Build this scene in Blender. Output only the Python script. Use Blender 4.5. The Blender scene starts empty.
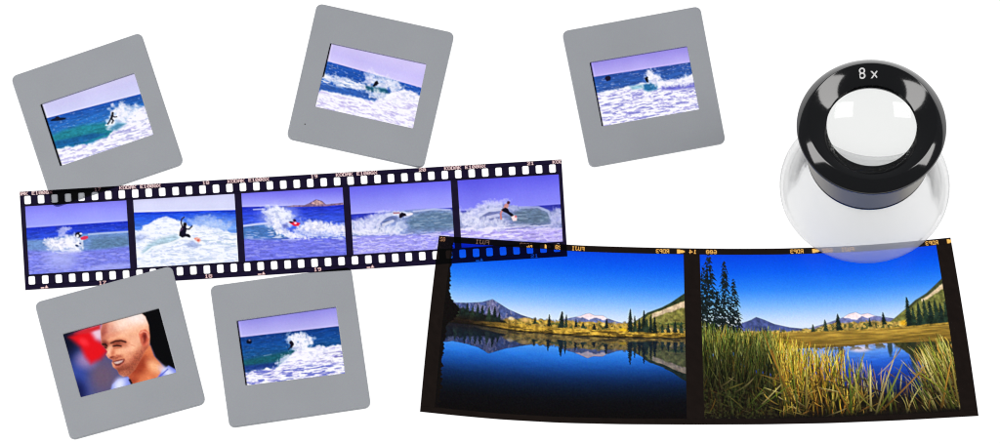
import bpy, bmesh, math
import numpy as np
from mathutils import Vector, Matrix

# ------------------------------------------------------------------ camera, world, lights, exposure
SC = bpy.context.scene
COL = SC.collection
PXM = 2870.0                        # photo pixels per metre on the table (35 mm strip = 100 px)
PHI = math.radians(32.0)            # angle of the view to the table's normal
PSI = math.acos(math.cos(PHI) / 0.90)
THETA = PHI - PSI                   # tilt of the (shifted) view camera's back
DIST = 2.0
CAMP = np.array([0.0, -DIST * math.sin(PHI), DIST * math.cos(PHI)])
FOC = 36.0 * PXM * DIST * math.cos(PSI) / 1000.0
cam = bpy.data.cameras.new('camera')
cam.sensor_width = 36.0
cam.lens = FOC
cam.shift_y = FOC / 36.0 * math.tan(PSI)
cam.clip_start = 0.05
cam.clip_end = 50
cam_o = bpy.data.objects.new('camera', cam)
cam_o.location = CAMP
cam_o.rotation_euler = (THETA, 0, 0)
COL.objects.link(cam_o)
SC.camera = cam_o

W = bpy.data.worlds.new('World')
SC.world = W
W.use_nodes = True
bg = W.node_tree.nodes['Background']
bg.inputs[0].default_value = (0.9, 0.95, 1.0, 1)
bg.inputs[1].default_value = 0.12

def soft_box(loc, sx, sy, watts):
    l = bpy.data.lights.new('soft_box', 'AREA')
    l.shape = 'RECTANGLE'; l.size = sx; l.size_y = sy; l.energy = watts
    l.color = (1.0, 0.985, 0.97)
    o = bpy.data.objects.new('soft_box', l)
    o.location = loc
    o.rotation_euler = (Vector((0.05, 0, 0)) - Vector(loc)).to_track_quat('-Z', 'Y').to_euler()
    COL.objects.link(o)
    return o
soft_box((-0.78, 0.0, 0.80), 0.52, 0.98, 8.6)
soft_box((1.02, 0.0, 0.80), 0.52, 0.98, 8.6)

vs = SC.view_settings
vs.view_transform = 'Standard'; vs.look = 'None'; vs.exposure = 0; vs.gamma = 1
vs.use_curve_mapping = False
SC.cycles.transparent_max_bounces = 32
SC.cycles.max_bounces = 16
SC.cycles.transmission_bounces = 14
SC.cycles.use_denoising = True
SC.cycles.use_adaptive_sampling = False
SC.cycles.filter_width = 1.1

# ------------------------------------------------------------------ photo pixel -> point on a level plane
CT, ST = math.cos(THETA), math.sin(THETA)
def P(px, py, z=0.0):
    """where the sight line of a photo pixel meets the level z (metres); arrays allowed"""
    px = np.asarray(px, float); py = np.asarray(py, float); z = np.asarray(z, float)
    xc = (px - 500.0) / 1000.0 * 36.0 / FOC
    yc = (221.5 - py) / 1000.0 * 36.0 / FOC + math.tan(PSI)
    dx, dy, dz = xc, yc * CT + ST, yc * ST - CT
    t = (z - CAMP[2]) / dz
    return np.stack(np.broadcast_arrays(CAMP[0] + dx * t, CAMP[1] + dy * t, z * np.ones_like(t)), -1)

# ------------------------------------------------------------------ helpers
def lin(c):
    c = np.clip(np.asarray(c, float) / 255.0, 0, 1)
    return np.where(c <= 0.04045, c / 12.92, ((c + 0.055) / 1.055) ** 2.4)
def sstep(a, b, x):
    t = np.clip((x - a) / (b - a), 0, 1)
    return t * t * (3 - 2 * t)
def tag(o, label, cat, group=None):
    o['label'] = label; o['category'] = cat
    if group: o['group'] = group
def empty(name, loc):
    o = bpy.data.objects.new(name, None)
    o.empty_display_size = 0.01
    o.location = loc
    COL.objects.link(o)
    return o
def link(name, me, mat, parent=None):
    o = bpy.data.objects.new(name, me)
    if mat: me.materials.append(mat)
    COL.objects.link(o)
    if parent is not None:
        o.parent = parent
        o.matrix_parent_inverse = Matrix.Translation(-parent.location)
    return o
def raw_mesh(name, verts, quads, rgb=None, smooth=True):
    me = bpy.data.meshes.new(name)
    verts = np.ascontiguousarray(verts, dtype=np.float32).reshape(-1, 3)
    quads = np.ascontiguousarray(quads, dtype=np.int32).reshape(-1, 4)
    me.vertices.add(len(verts)); me.vertices.foreach_set('co', verts.ravel())
    me.loops.add(quads.size); me.loops.foreach_set('vertex_index', quads.ravel())
    me.polygons.add(len(quads))
    me.polygons.foreach_set('loop_start', np.arange(0, quads.size, 4, dtype=np.int32))
    me.update(calc_edges=True)
    if rgb is not None:
        a = me.color_attributes.new('dye', 'FLOAT_COLOR', 'POINT')
        buf = np.ones((len(verts), 4), np.float32); buf[:, :3] = np.asarray(rgb, np.float32).reshape(-1, 3)
        a.data.foreach_set('color', buf.ravel())
    me.polygons.foreach_set('use_smooth', np.full(len(quads), smooth))
    me.validate()
    return me
def grid_quads(h, w):
    i = np.arange(h * w).reshape(h, w)
    return np.stack([i[:-1, :-1], i[1:, :-1], i[1:, 1:], i[:-1, 1:]], -1).reshape(-1, 4)

# ------------------------------------------------------------------ materials
def new_mat(name):
    m = bpy.data.materials.new(name); m.use_nodes = True
    nt = m.node_tree; nt.nodes.clear()
    return m, nt, nt.nodes.new('ShaderNodeOutputMaterial')
def film_mat(name, rough=0.22):
    """dyed transparent film: the light of the table passes through, the surface has a little gloss"""
    m, nt, out = new_mat(name)
    at = nt.nodes.new('ShaderNodeAttribute'); at.attribute_name = 'dye'
    tr = nt.nodes.new('ShaderNodeBsdfTransparent')
    gl = nt.nodes.new('ShaderNodeBsdfGlossy'); gl.inputs['Roughness'].default_value = rough
    mx = nt.nodes.new('ShaderNodeMixShader'); mx.inputs[0].default_value = 0.022
    nt.links.new(at.outputs['Color'], tr.inputs['Color'])
    nt.links.new(tr.outputs[0], mx.inputs[1]); nt.links.new(gl.outputs[0], mx.inputs[2])
    nt.links.new(mx.outputs[0], out.inputs['Surface'])
    return m
M_PIC = film_mat('picture_film')
M_BASE = film_mat('film_base', 0.3)

def principled(name, col, rough, **kw):
    m, nt, out = new_mat(name)
    b = nt.nodes.new('ShaderNodeBsdfPrincipled')
    b.inputs['Base Color'].default_value = (*col, 1); b.inputs['Roughness'].default_value = rough
    for k, v in kw.items(): b.inputs[k.replace('_', ' ')].default_value = v
    nt.links.new(b.outputs[0], out.inputs['Surface'])
    return m, nt, b
def mount_mat():
    m, nt, b = principled('grey_mount_plastic', (0.36, 0.385, 0.415), 0.48)
    tc = nt.nodes.new('ShaderNodeTexCoord')
    n1 = nt.nodes.new('ShaderNodeTexNoise'); n1.inputs['Scale'].default_value = 55; n1.inputs['Detail'].default_value = 5
    n2 = nt.nodes.new('ShaderNodeTexNoise'); n2.inputs['Scale'].default_value = 2600; n2.inputs['Detail'].default_value = 2
    nt.links.new(tc.outputs['Object'], n1.inputs['Vector']); nt.links.new(tc.outputs['Object'], n2.inputs['Vector'])
    r = nt.nodes.new('ShaderNodeValToRGB')
    r.color_ramp.elements[0].position = 0.3; r.color_ramp.elements[0].color = (0.384, 0.402, 0.434, 1)
    r.color_ramp.elements[1].position = 0.7; r.color_ramp.elements[1].color = (0.404, 0.422, 0.456, 1)
    nt.links.new(n1.outputs['Fac'], r.inputs['Fac'])
    mx = nt.nodes.new('ShaderNodeMix'); mx.data_type = 'RGBA'; mx.blend_type = 'OVERLAY'; mx.inputs['Factor'].default_value = 0.10
    nt.links.new(r.outputs['Color'], mx.inputs[6]); nt.links.new(n2.outputs['Color'], mx.inputs[7])
    nt.links.new(mx.outputs[2], b.inputs['Base Color'])
    bp = nt.nodes.new('ShaderNodeBump'); bp.inputs['Strength'].default_value = 0.12; bp.inputs['Distance'].default_value = 0.00005
    nt.links.new(n2.outputs['Fac'], bp.inputs['Height']); nt.links.new(bp.outputs[0], b.inputs['Normal'])
    return m
M_MOUNT = mount_mat()
M_BLACK, _nt, _b = principled('black_anodised_ring', (0.006, 0.006, 0.007), 0.2, IOR=1.7)
_n = _nt.nodes.new('ShaderNodeTexNoise'); _n.inputs['Scale'].default_value = 900; _n.inputs['Detail'].default_value = 3
_tc = _nt.nodes.new('ShaderNodeTexCoord'); _nt.links.new(_tc.outputs['Object'], _n.inputs['Vector'])
_mr = _nt.nodes.new('ShaderNodeMapRange'); _mr.inputs['To Min'].default_value = 0.05; _mr.inputs['To Max'].default_value = 0.13
_nt.links.new(_n.outputs['Fac'], _mr.inputs['Value']); _nt.links.new(_mr.outputs[0], _b.inputs['Roughness'])
M_BARREL, _, _ = principled('satin_grey_barrel', (0.28, 0.265, 0.23), 0.42)
M_WHITE, _, _ = principled('white_engraving_paint', (0.85, 0.85, 0.85), 0.5)
M_MARK, _, _ = principled('dark_mark', (0.12, 0.12, 0.125), 0.6)
def lens_mat():
    m, nt, out = new_mat('lens_glass')
    g = nt.nodes.new('ShaderNodeBsdfGlass'); g.inputs['IOR'].default_value = 1.5; g.inputs['Roughness'].default_value = 0.0
    g.inputs['Color'].default_value = (0.93, 0.935, 0.93, 1)
    nt.links.new(g.outputs[0], out.inputs['Surface'])
    return m
M_LENS = lens_mat()
def skirt_mat():
    """slightly milky clear acrylic"""
    m, nt, out = new_mat('clear_acrylic')
    tr = nt.nodes.new('ShaderNodeBsdfTransparent'); tr.inputs['Color'].default_value = (0.975, 0.978, 0.98, 1)
    df = nt.nodes.new('ShaderNodeBsdfDiffuse'); df.inputs['Color'].default_value = (0.95, 0.95, 0.95, 1)
    tl = nt.nodes.new('ShaderNodeBsdfTranslucent'); tl.inputs['Color'].default_value = (0.92, 0.92, 0.92, 1)
    gl = nt.nodes.new('ShaderNodeBsdfGlossy'); gl.inputs['Roughness'].default_value = 0.06
    a = nt.nodes.new('ShaderNodeMixShader'); a.inputs[0].default_value = 0.35
    nt.links.new(df.outputs[0], a.inputs[1]); nt.links.new(tl.outputs[0], a.inputs[2])
    b = nt.nodes.new('ShaderNodeMixShader'); b.inputs[0].default_value = 0.35
    nt.links.new(tr.outputs[0], b.inputs[1]); nt.links.new(a.outputs[0], b.inputs[2])
    fr = nt.nodes.new('ShaderNodeFresnel'); fr.inputs['IOR'].default_value = 1.14
    c = nt.nodes.new('ShaderNodeMixShader')
    nt.links.new(fr.outputs[0], c.inputs[0]); nt.links.new(b.outputs[0], c.inputs[1]); nt.links.new(gl.outputs[0], c.inputs[2])
    nt.links.new(c.outputs[0], out.inputs['Surface'])
    return m
M_SKIRT = skirt_mat()
M_TABLE, _nt, _b = principled('opal_light_table', (0.10, 0.10, 0.10), 0.6)
_b.inputs['Emission Color'].default_value = (1, 1, 1, 1)
_b.inputs['Emission Strength'].default_value = 1.02
_b.inputs['Specular IOR Level'].default_value = 0.1

# ------------------------------------------------------------------ the lit table the things lie on
def box_mesh(name, x0, x1, y0, y1, z0, z1, bev=0.0):
    bm = bmesh.new()
    bmesh.ops.create_cube(bm, size=1)
    for v in bm.verts:
        v.co = ((x0 + x1) / 2 + v.co.x * (x1 - x0), (y0 + y1) / 2 + v.co.y * (y1 - y0), (z0 + z1) / 2 + v.co.z * (z1 - z0))
    if bev: bmesh.ops.bevel(bm, geom=bm.edges[:], offset=bev, segments=2, affect='EDGES')
    me = bpy.data.meshes.new(name); bm.to_mesh(me); bm.free()
    return me
table = link('light_table', box_mesh('light_table', -1.1, 1.1, -0.8, 0.9, -0.03, 0.0, 0.002), M_TABLE)
table['kind'] = 'structure'
table['label'] = 'bright white light table under the slides and films'

# ------------------------------------------------------------------ a small painter for the pictures on the film
_tabs = {}
def vnoise(x, y, seed):
    if seed not in _tabs: _tabs[seed] = np.random.RandomState(seed).rand(257, 257)
    T = _tabs[seed]
    xi = np.floor(x).astype(int); yi = np.floor(y).astype(int)
    fx = x - xi; fy = y - yi
    fx = fx * fx * (3 - 2 * fx); fy = fy * fy * (3 - 2 * fy)
    a, b = xi % 256, yi % 256
    return (T[b, a] * (1 - fx) + T[b, a + 1] * fx) * (1 - fy) + (T[b + 1, a] * (1 - fx) + T[b + 1, a + 1] * fx) * fy
def fbm(x, y, seed, octs=4):
    s = 0; amp = 0.5; tot = 0
    for o in range(octs):
        s = s + amp * vnoise(x * 2 ** o + 17.3 * o, y * 2 ** o + 9.1 * o, seed + o); tot += amp; amp *= 0.5
    return s / tot
class Pic:
    """X, Y: the coordinate fields features are given in; colours 0..255 as the eye sees them"""
    def __init__(s, X, Y, ang=0.0):
        s.X, s.Y = X, Y
        s.xr = X * math.cos(ang) + Y * math.sin(ang); s.yr = -X * math.sin(ang) + Y * math.cos(ang)
        s.c = np.zeros(X.shape + (3,))
    def mix(s, m, col):
        col = np.asarray(col, float)
        s.c = s.c * (1 - m[..., None]) + col * m[..., None]
    def below(s, pts, soft=2.0, rag=0, rs=14, seed=3):
        p = np.asarray(pts, float)
        y = np.interp(s.X, p[:, 0], p[:, 1])
        d = s.Y - y
        if rag: d = d + (fbm(s.X / rs, s.Y / rs, seed) - 0.5) * 2 * rag
        return sstep(-soft, soft, d)
    def blob(s, cx, cy, rx, ry, deg=0, soft=0.35, rag=0, rs=14, seed=5):
        a = math.radians(deg); dx = s.X - cx; dy = s.Y - cy
        d = np.hypot((dx * math.cos(a) + dy * math.sin(a)) / rx, (-dx * math.sin(a) + dy * math.cos(a)) / ry)
        if rag: d = d + (fbm(s.X / rs, s.Y / rs, seed) - 0.5) * 2 * rag
        return 1 - sstep(1 - soft, 1 + soft, d)
    def poly(s, pts, soft=2.0):
        p = np.asarray(pts, float); n = len(p)
        ins = np.zeros(s.X.shape, bool); dist = np.full(s.X.shape, 1e9)
        for i in range(n):
            (x1, y1), (x2, y2) = p[i], p[(i + 1) % n]
            if y1 != y2:
                c = ((y1 > s.Y) != (y2 > s.Y)) & (s.X < (x2 - x1) * (s.Y - y1) / (y2 - y1) + x1)
                ins ^= c
            dist = np.minimum(dist, s.segd(x1, y1, x2, y2))
        return sstep(-soft, soft, np.where(ins, dist, -dist))
    def segd(s, x1, y1, x2, y2):
        ex, ey = x2 - x1, y2 - y1
        t = np.clip(((s.X - x1) * ex + (s.Y - y1) * ey) / (ex * ex + ey * ey + 1e-9), 0, 1)
        return np.hypot(s.X - x1 - t * ex, s.Y - y1 - t * ey)
    def line(s, pts, w, soft=1.5):
        d = np.full(s.X.shape, 1e9)
        for (a, b) in zip(pts[:-1], pts[1:]): d = np.minimum(d, s.segd(*a, *b))
        return 1 - sstep(w - soft, w + soft, d)
    def ramp(s, val, stops):
        p = [q[0] for q in stops]
        return np.stack([np.interp(val, p, [q[1][k] for q in stops]) for k in range(3)], -1)
    def out(s, grain=5, seed=77, unit=1.0, sharp=0.7, rad=5, con=0.16):
        """grain of the emulsion, contrast and edge effect, averaged down to the film's grid"""
        g = (fbm(s.X / (3.2 * unit), s.Y / (3.2 * unit), seed, 2) - 0.5)[..., None] * 2 * grain
        g2 = np.stack([fbm(s.X / (6 * unit), s.Y / (6 * unit), seed + 9 + k, 2) - 0.5 for k in range(3)], -1) * grain * 1.4
        c = np.clip(s.c + g + g2, 0, 255)
        b = c
        for ax in (0, 1):
            pad = [(0, 0)] * 3; pad[ax] = (rad + 1, rad)
            k = np.cumsum(np.pad(b, pad, mode='edge'), axis=ax)
            n = b.shape[ax]; w = 2 * rad + 1
            b = (np.take(k, range(w, w + n), ax) - np.take(k, range(0, n), ax)) / w
        c = c + sharp * (c - b)
        x = np.clip(c / 255, 0, 1)
        x = x * (1 - con) + con * x * x * (3 - 2 * x)
        c = np.clip(x * 252, 3, 252)
        h, w = c.shape[0] // 2, c.shape[1] // 2
        return lin(c).reshape(h, 2, w, 2, 3).mean((1, 3))

def fields(corners, w, h, org, sc):
    """2x supersampled feature coordinates (zoomed photo pixels) over a picture with these photo-pixel corners TL TR BR BL"""
    u = (np.arange(2 * w) + 0.5) / (2 * w); v = (np.arange(2 * h) + 0.5) / (2 * h)
    U, V = np.meshgrid(u, v)
    c = np.asarray(corners, float)
    q = [(1 - U) * (1 - V) * c[0][k] + U * (1 - V) * c[1][k] + U * V * c[2][k] + (1 - U) * V * c[3][k] for k in (0, 1)]
    return (q[0] - org[0]) * sc, (q[1] - org[1]) * sc

def paint_surf(X, Y, sp, seed):
    hz = np.asarray(sp['hz'], float)
    ang = math.atan2(hz[-1][1] - hz[0][1], hz[-1][0] - hz[0][0])
    p = Pic(X, Y, ang)
    hy = np.interp(X, hz[:, 0], hz[:, 1]) if 'flat' in sp else hz[0][1] + (X - hz[0][0]) * math.tan(ang)
    up = np.clip((hy - Y) / sp.get('skyh', 110), 0, 1.2)
    p.c = p.ramp(up, sp['sky'])
    p.c += (fbm(X / 120, Y / 120, seed, 3) - 0.5)[..., None] * 14
    dn = np.clip((Y - hy) / sp.get('seah', 90), 0, 1.3)
    sea = p.ramp(dn, sp['sea'])
    n = fbm(p.xr / 26, p.yr / 5, seed + 1, 4)
    sea = sea * (0.78 + 0.44 * n)[..., None]
    spk = sstep(0.66, 0.76, fbm(p.xr / 12, p.yr / 4, seed + 2, 3)) * sp.get('speck', 0.25)
    sea = sea * (1 - spk[..., None]) + np.array([225, 225, 248.]) * spk[..., None]
    p.mix(sstep(-1.6, 1.6, Y - hy), sea)
    if 'land' in sp:
        for pts, col in sp['land']:
            m = p.poly(pts, 2.5)
            p.mix(m, np.array(col) * (0.7 + 0.6 * fbm(X / 7, Y / 7, seed + 3, 3))[..., None])
    for it in sp['ops']:
        kind = it[0]
        if kind == 'face':            # polygon, colour, softness
            _, pts, col, soft = it
            m = p.poly(pts, soft)
            t = (0.72 + 0.56 * (.6 * fbm(p.xr / 22, p.yr / 7, seed + 4, 4) + .4 * fbm(p.xr / 8, p.yr / 3, seed + 14, 3)))[..., None]
            p.mix(m, np.array(col) * t)
        elif kind == 'foam':          # below a ragged line; white, shade colour, streak amount
            _, pts, hi, lo, st, rag = it
            m = p.below(pts, 6, rag, 22, seed + 5)
            nn = fbm(p.xr / 30, p.yr / 7, seed + 6, 4)
            nn = 0.62 * nn + 0.38 * fbm(p.xr / 9, p.yr / 3.2, seed + 16, 3)
            k = sstep(0.46 - st, 0.58 - st * 0.5, nn)
            col = np.array(lo) * (1 - k[..., None]) + np.array(hi) * k[..., None]
            p.mix(m, col)
        elif kind == 'splash':
            _, cx, cy, rx, ry, deg, op, col = it
            m = p.blob(cx, cy, rx, ry, deg, 0.45, 0.75, max(8, min(rx, ry) * 0.5), seed + 7 + int(cx) % 13)
            nn = fbm(X / 9, Y / 9, seed + 8, 4)
            fine = fbm(X / 6.5, Y / 6.5, seed + 18, 3)
            p.mix(m * op * (0.25 + 1.5 * (0.5 * nn + 0.5 * fine)).clip(0.3, 1), col)
            p.mix(m * op * .5 * sstep(.50, .68, fbm(X / 16, Y / 11, seed + 19, 4)), np.asarray(col) * np.array((.66, .70, .84)))
        elif kind == 'mist':
            _, cx, cy, rx, ry, deg, op, col = it
            p.mix(p.blob(cx, cy, rx, ry, deg, 0.8, 0.25, 20, seed + 9) * op, col)
        elif kind == 'line':
            _, pts, w, col, op = it
            p.mix(p.line(pts, w, 2.0) * op, col)
        elif kind == 'streaks':       # loose foam lines inside a polygon
            _, pts, col, op, th = it
            nn = fbm(p.xr / 34, p.yr / 6, seed + 10, 4)
            p.mix(p.poly(pts, 14) * sstep(th, th + 0.13, nn) * op, col)
        elif kind == 'poly':
            _, pts, col, soft = it
            p.mix(p.poly(pts, soft), col)
        elif kind == 'dot':
            _, cx, cy, rx, ry, deg, col = it
            p.mix(p.blob(cx, cy, rx, ry, deg, 0.35), col)
    if 'edge' in sp:                  # unexposed rebate that shows along one side of the mount's window
        p.mix(p.line([(x + 7, y - 1) for x, y in sp['edge']], 6, 1.5), (14, 11, 22))
    return p.out(sp.get('grain', 3.2), seed + 30, 1.0, .38, 6, .16)

WH = (246, 244, 254)
SURF = {}
SURF['slide1'] = dict(org=(36, 66), sc=4.258, hz=[(40, 222), (440, 118)], skyh=110,
    sky=[(0, (206, 208, 246)), (.5, (203, 200, 242)), (1, (212, 206, 240))],
    sea=[(0, (34, 84, 168)), (.5, (45, 108, 184)), (1, (50, 120, 190))],
    ops=[('face', [(50, 300), (120, 268), (200, 246), (290, 236), (330, 250), (330, 292), (200, 326), (75, 346)], (40, 132, 150), 12),
         ('face', [(60, 318), (150, 300), (240, 280), (300, 282), (200, 322), (75, 344)], (30, 98, 152), 8),
         ('foam', [(60, 352), (140, 338), (220, 326), (300, 300), (330, 262), (390, 215), (440, 175), (520, 160)], WH, (196, 192, 232), .10, 10),
         ('splash', 352, 196, 38, 36, 20, .95, WH), ('splash', 385, 215, 62, 34, -25, .9, WH), ('splash', 330, 240, 36, 24, 0, .8, (225, 235, 250)),
         ('splash', 435, 215, 40, 42, 0, .9, WH), ('face', [(310, 262), (345, 236), (380, 240), (340, 268)], (90, 150, 185), 8),
         ('streaks', [(250, 300), (490, 200), (500, 290), (110, 420), (80, 360)], (150, 152, 205), .55, .58),
         ('line', [(296, 247), (312, 243), (330, 236)], 2.4, (248, 246, 252), .95), ('dot', 324, 198, 5, 5.5, 0, (20, 14, 22)), ('line', [(323, 205), (319, 218)], 5, (18, 16, 30), 1), ('line', [(318, 220), (327, 228), (321, 238)], 3, (20, 18, 34), 1),
         ('line', [(317, 219), (312, 230), (304, 242)], 3, (20, 18, 34), 1), ('line', [(324, 208), (332, 214), (341, 212)], 2.2, (40, 26, 40), 1),
         ('poly', [(66, 226), (90, 216), (132, 217), (128, 224), (100, 230), (70, 231)], (16, 30, 62), 2), ('dot', 96, 216, 8, 4, 0, (30, 26, 40))],
    edge=[(20, 162), (105, 425)])
SURF['slide2'] = dict(org=(310, 38), sc=4.81, hz=[(80, 108), (530, 235)], skyh=90, speck=.4,
    sky=[(0, (205, 197, 246)), (.5, (196, 187, 243)), (1, (202, 192, 240))],
    sea=[(0, (40, 92, 180)), (.5, (34, 84, 168)), (1, (60, 112, 190))],
    ops=[('face', [(50, 205), (150, 215), (260, 232), (380, 240), (400, 290), (330, 296), (180, 268), (45, 245)], (52, 96, 172), 10),
         ('foam', [(20, 248), (90, 250), (160, 264), (240, 284), (310, 296), (350, 278), (400, 250), (450, 240), (520, 268), (560, 280)], WH, (206, 198, 238), .14, 9),
         ('face', [(250, 222), (300, 226), (360, 238), (378, 260), (330, 262), (270, 246)], (32, 92, 120), 8),
         ('streaks', [(55, 172), (150, 182), (260, 214), (270, 245), (160, 232), (50, 205)], WH, .95, .44),
         ('splash', 160, 205, 60, 20, 14, .7, WH), ('splash', 235, 228, 34, 16, 14, .8, WH), ('splash', 90, 185, 34, 12, 14, .75, WH),
         ('splash', 290, 186, 26, 34, 0, .75, (232, 228, 250)), ('splash', 335, 210, 48, 34, 10, .75, WH), ('splash', 395, 226, 44, 26, 14, .85, WH),
         ('splash', 340, 275, 60, 24, 16, .8, WH), ('splash', 480, 275, 52, 24, 14, .9, WH),
         ('face', [(328, 234), (362, 238), (370, 254), (338, 252)], (36, 100, 130), 7),
         ('streaks', [(30, 260), (300, 300), (520, 290), (495, 430), (25, 325)], (186, 178, 226), .7, .58),
         ('poly', [(300, 228), (312, 206), (322, 204), (330, 214), (320, 224), (306, 230)], (20, 18, 40), 2), ('dot', 320, 207, 6, 5, 0, (16, 14, 28))],
    edge=[(98, 20), (80, 100), (62, 180)])
SURF['slide3'] = dict(org=(584, 40), sc=4.925, hz=[(48, 180), (520, 108)], skyh=80, speck=.35,
    sky=[(0, (184, 174, 240)), (.5, (166, 155, 232)), (1, (148, 136, 224))],
    sea=[(0, (46, 82, 160)), (.5, (50, 92, 165)), (1, (60, 100, 175))],
    ops=[('foam', [(55, 264), (120, 246), (200, 228), (290, 208), (360, 196), (430, 194), (500, 180), (545, 160)], WH, (176, 172, 226), .12, 9),
         ('face', [(292, 215), (330, 204), (362, 212), (358, 238), (316, 248), (294, 240)], (44, 112, 160), 8),
         ('face', [(380, 222), (450, 216), (540, 200), (540, 228), (440, 242), (380, 240)], (112, 112, 200), 9),
         ('face', [(225, 224), (285, 214), (295, 232), (240, 240)], (140, 185, 205), 9),
         ('splash', 328, 180, 30, 30, 0, .95, WH), ('splash', 352, 192, 32, 22, 20, .9, WH), ('splash', 420, 208, 60, 16, -8, .8, WH), ('splash', 500, 196, 44, 22, -14, .85, WH),
         ('streaks', [(60, 262), (350, 246), (545, 230), (568, 340), (90, 420)], (128, 128, 202), .75, .55),
         ('poly', [(298, 184), (308, 178), (316, 190), (318, 206), (308, 204), (302, 194)], (18, 14, 36), 2), ('dot', 311, 182, 5, 5, 0, (14, 12, 26)),
         ('poly', [(108, 186), (114, 176), (130, 174), (138, 182), (134, 196), (118, 200)], (26, 22, 54), 3)],
    edge=[(29, 108), (90, 423)])
SURF['slide5'] = dict(org=(232, 300), sc=4.924, hz=[(40, 183), (522, 128)], skyh=85, speck=.12,
    sky=[(0, (186, 182, 240)), (.5, (168, 162, 234)), (1, (146, 140, 226))],
    sea=[(0, (18, 62, 132)), (.5, (22, 78, 150)), (1, (26, 84, 140))],
    ops=[('face', [(55, 292), (150, 272), (240, 255), (310, 240), (320, 262), (260, 300), (190, 322), (65, 340)], (28, 92, 108), 12),
         ('face', [(60, 318), (160, 306), (230, 300), (220, 322), (120, 338), (62, 345)], (30, 62, 130), 10),
         ('foam', [(50, 352), (150, 336), (230, 318), (262, 285), (310, 246), (370, 228), (450, 226), (545, 214)], WH, (190, 186, 232), .12, 12),
         ('splash', 318, 184, 40, 26, 10, .95, WH), ('splash', 352, 205, 40, 34, 0, .95, WH), ('splash', 330, 226, 40, 24, 0, .85, WH), ('splash', 290, 190, 18, 18, 0, .8, WH),
         ('splash', 256, 290, 40, 18, -35, .8, (226, 230, 250)), ('splash', 400, 260, 90, 26, -8, .8, WH),
         ('streaks', [(420, 270), (540, 240), (550, 300), (440, 310)], (112, 108, 178), .8, .50),
         ('streaks', [(65, 340), (250, 320), (550, 300), (560, 360), (70, 420)], (104, 112, 196), .85, .50),
         ('poly', [(280, 206), (290, 196), (300, 204), (305, 216), (296, 230), (284, 234), (288, 218)], (22, 18, 46), 2),
         ('line', [(278, 240), (290, 228)], 2.5, (30, 30, 60), 1), ('line', [(160, 270), (196, 263)], 2.0, (180, 195, 225), .4),
         ('poly', [(76, 202), (84, 192), (98, 192), (104, 206), (96, 214), (80, 212)], (10, 18, 44), 2.5), ('dot', 92, 196, 5, 3, 0, (110, 110, 150))],
    edge=[(24, 102), (69, 420)])
SURF['frame1'] = dict(org=(18, 190), sc=4.82, hz=[(40, 183), (525, 150)], skyh=120, speck=.12,
    sky=[(0, (160, 166, 250)), (.5, (146, 146, 248)), (1, (122, 116, 238))],
    sea=[(0, (30, 52, 190)), (.6, (52, 84, 212)), (1, (84, 110, 215))],
    ops=[('face', [(40, 242), (140, 238), (260, 216), (360, 209), (530, 200), (535, 275), (400, 290), (240, 300), (45, 300)], (110, 142, 196), 9),
         ('face', [(360, 235), (530, 225), (534, 268), (420, 285), (340, 280)], (98, 130, 166), 16),
         ('face', [(42, 290), (240, 298), (420, 285), (535, 272), (545, 385), (45, 410)], (124, 130, 226), 12),
         ('line', [(340, 214), (420, 208), (530, 201)], 4, (190, 205, 240), .7),
         ('mist', 205, 325, 70, 55, 0, .55, (200, 205, 250)), ('mist', 440, 370, 110, 14, -5, .5, (190, 195, 250)),
         ('splash', 180, 262, 42, 24, 0, .95, WH), ('splash', 235, 262, 56, 30, 0, .95, WH), ('splash', 262, 240, 44, 26, 0, .85, WH), ('splash', 280, 268, 34, 20, 0, .8, WH),
         ('splash', 216, 200, 22, 24, 30, .7, (215, 215, 252)), ('splash', 244, 186, 14, 10, 0, .6, (215, 215, 252)), ('splash', 150, 246, 24, 14, 0, .7, WH),
         ('streaks', [(150, 290), (330, 280), (300, 300), (180, 305)], WH, .7, .45),
         ('streaks', [(45, 310), (540, 290), (545, 385), (50, 405)], (165, 168, 245), .6, .55),
         ('dot', 291, 216, 15, 13, 0, (16, 14, 34)), ('dot', 287, 222, 6, 7, 20, (240, 240, 252)), ('dot', 303, 211, 7, 4, 0, (236, 236, 252)),
         ('poly', [(300, 230), (318, 222), (336, 222), (338, 232), (322, 240), (304, 240)], (214, 58, 96), 2.5), ('dot', 284, 268, 9, 5, 20, (60, 84, 130)), ('dot', 300, 258, 6, 4, 20, (80, 100, 150))])
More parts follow.
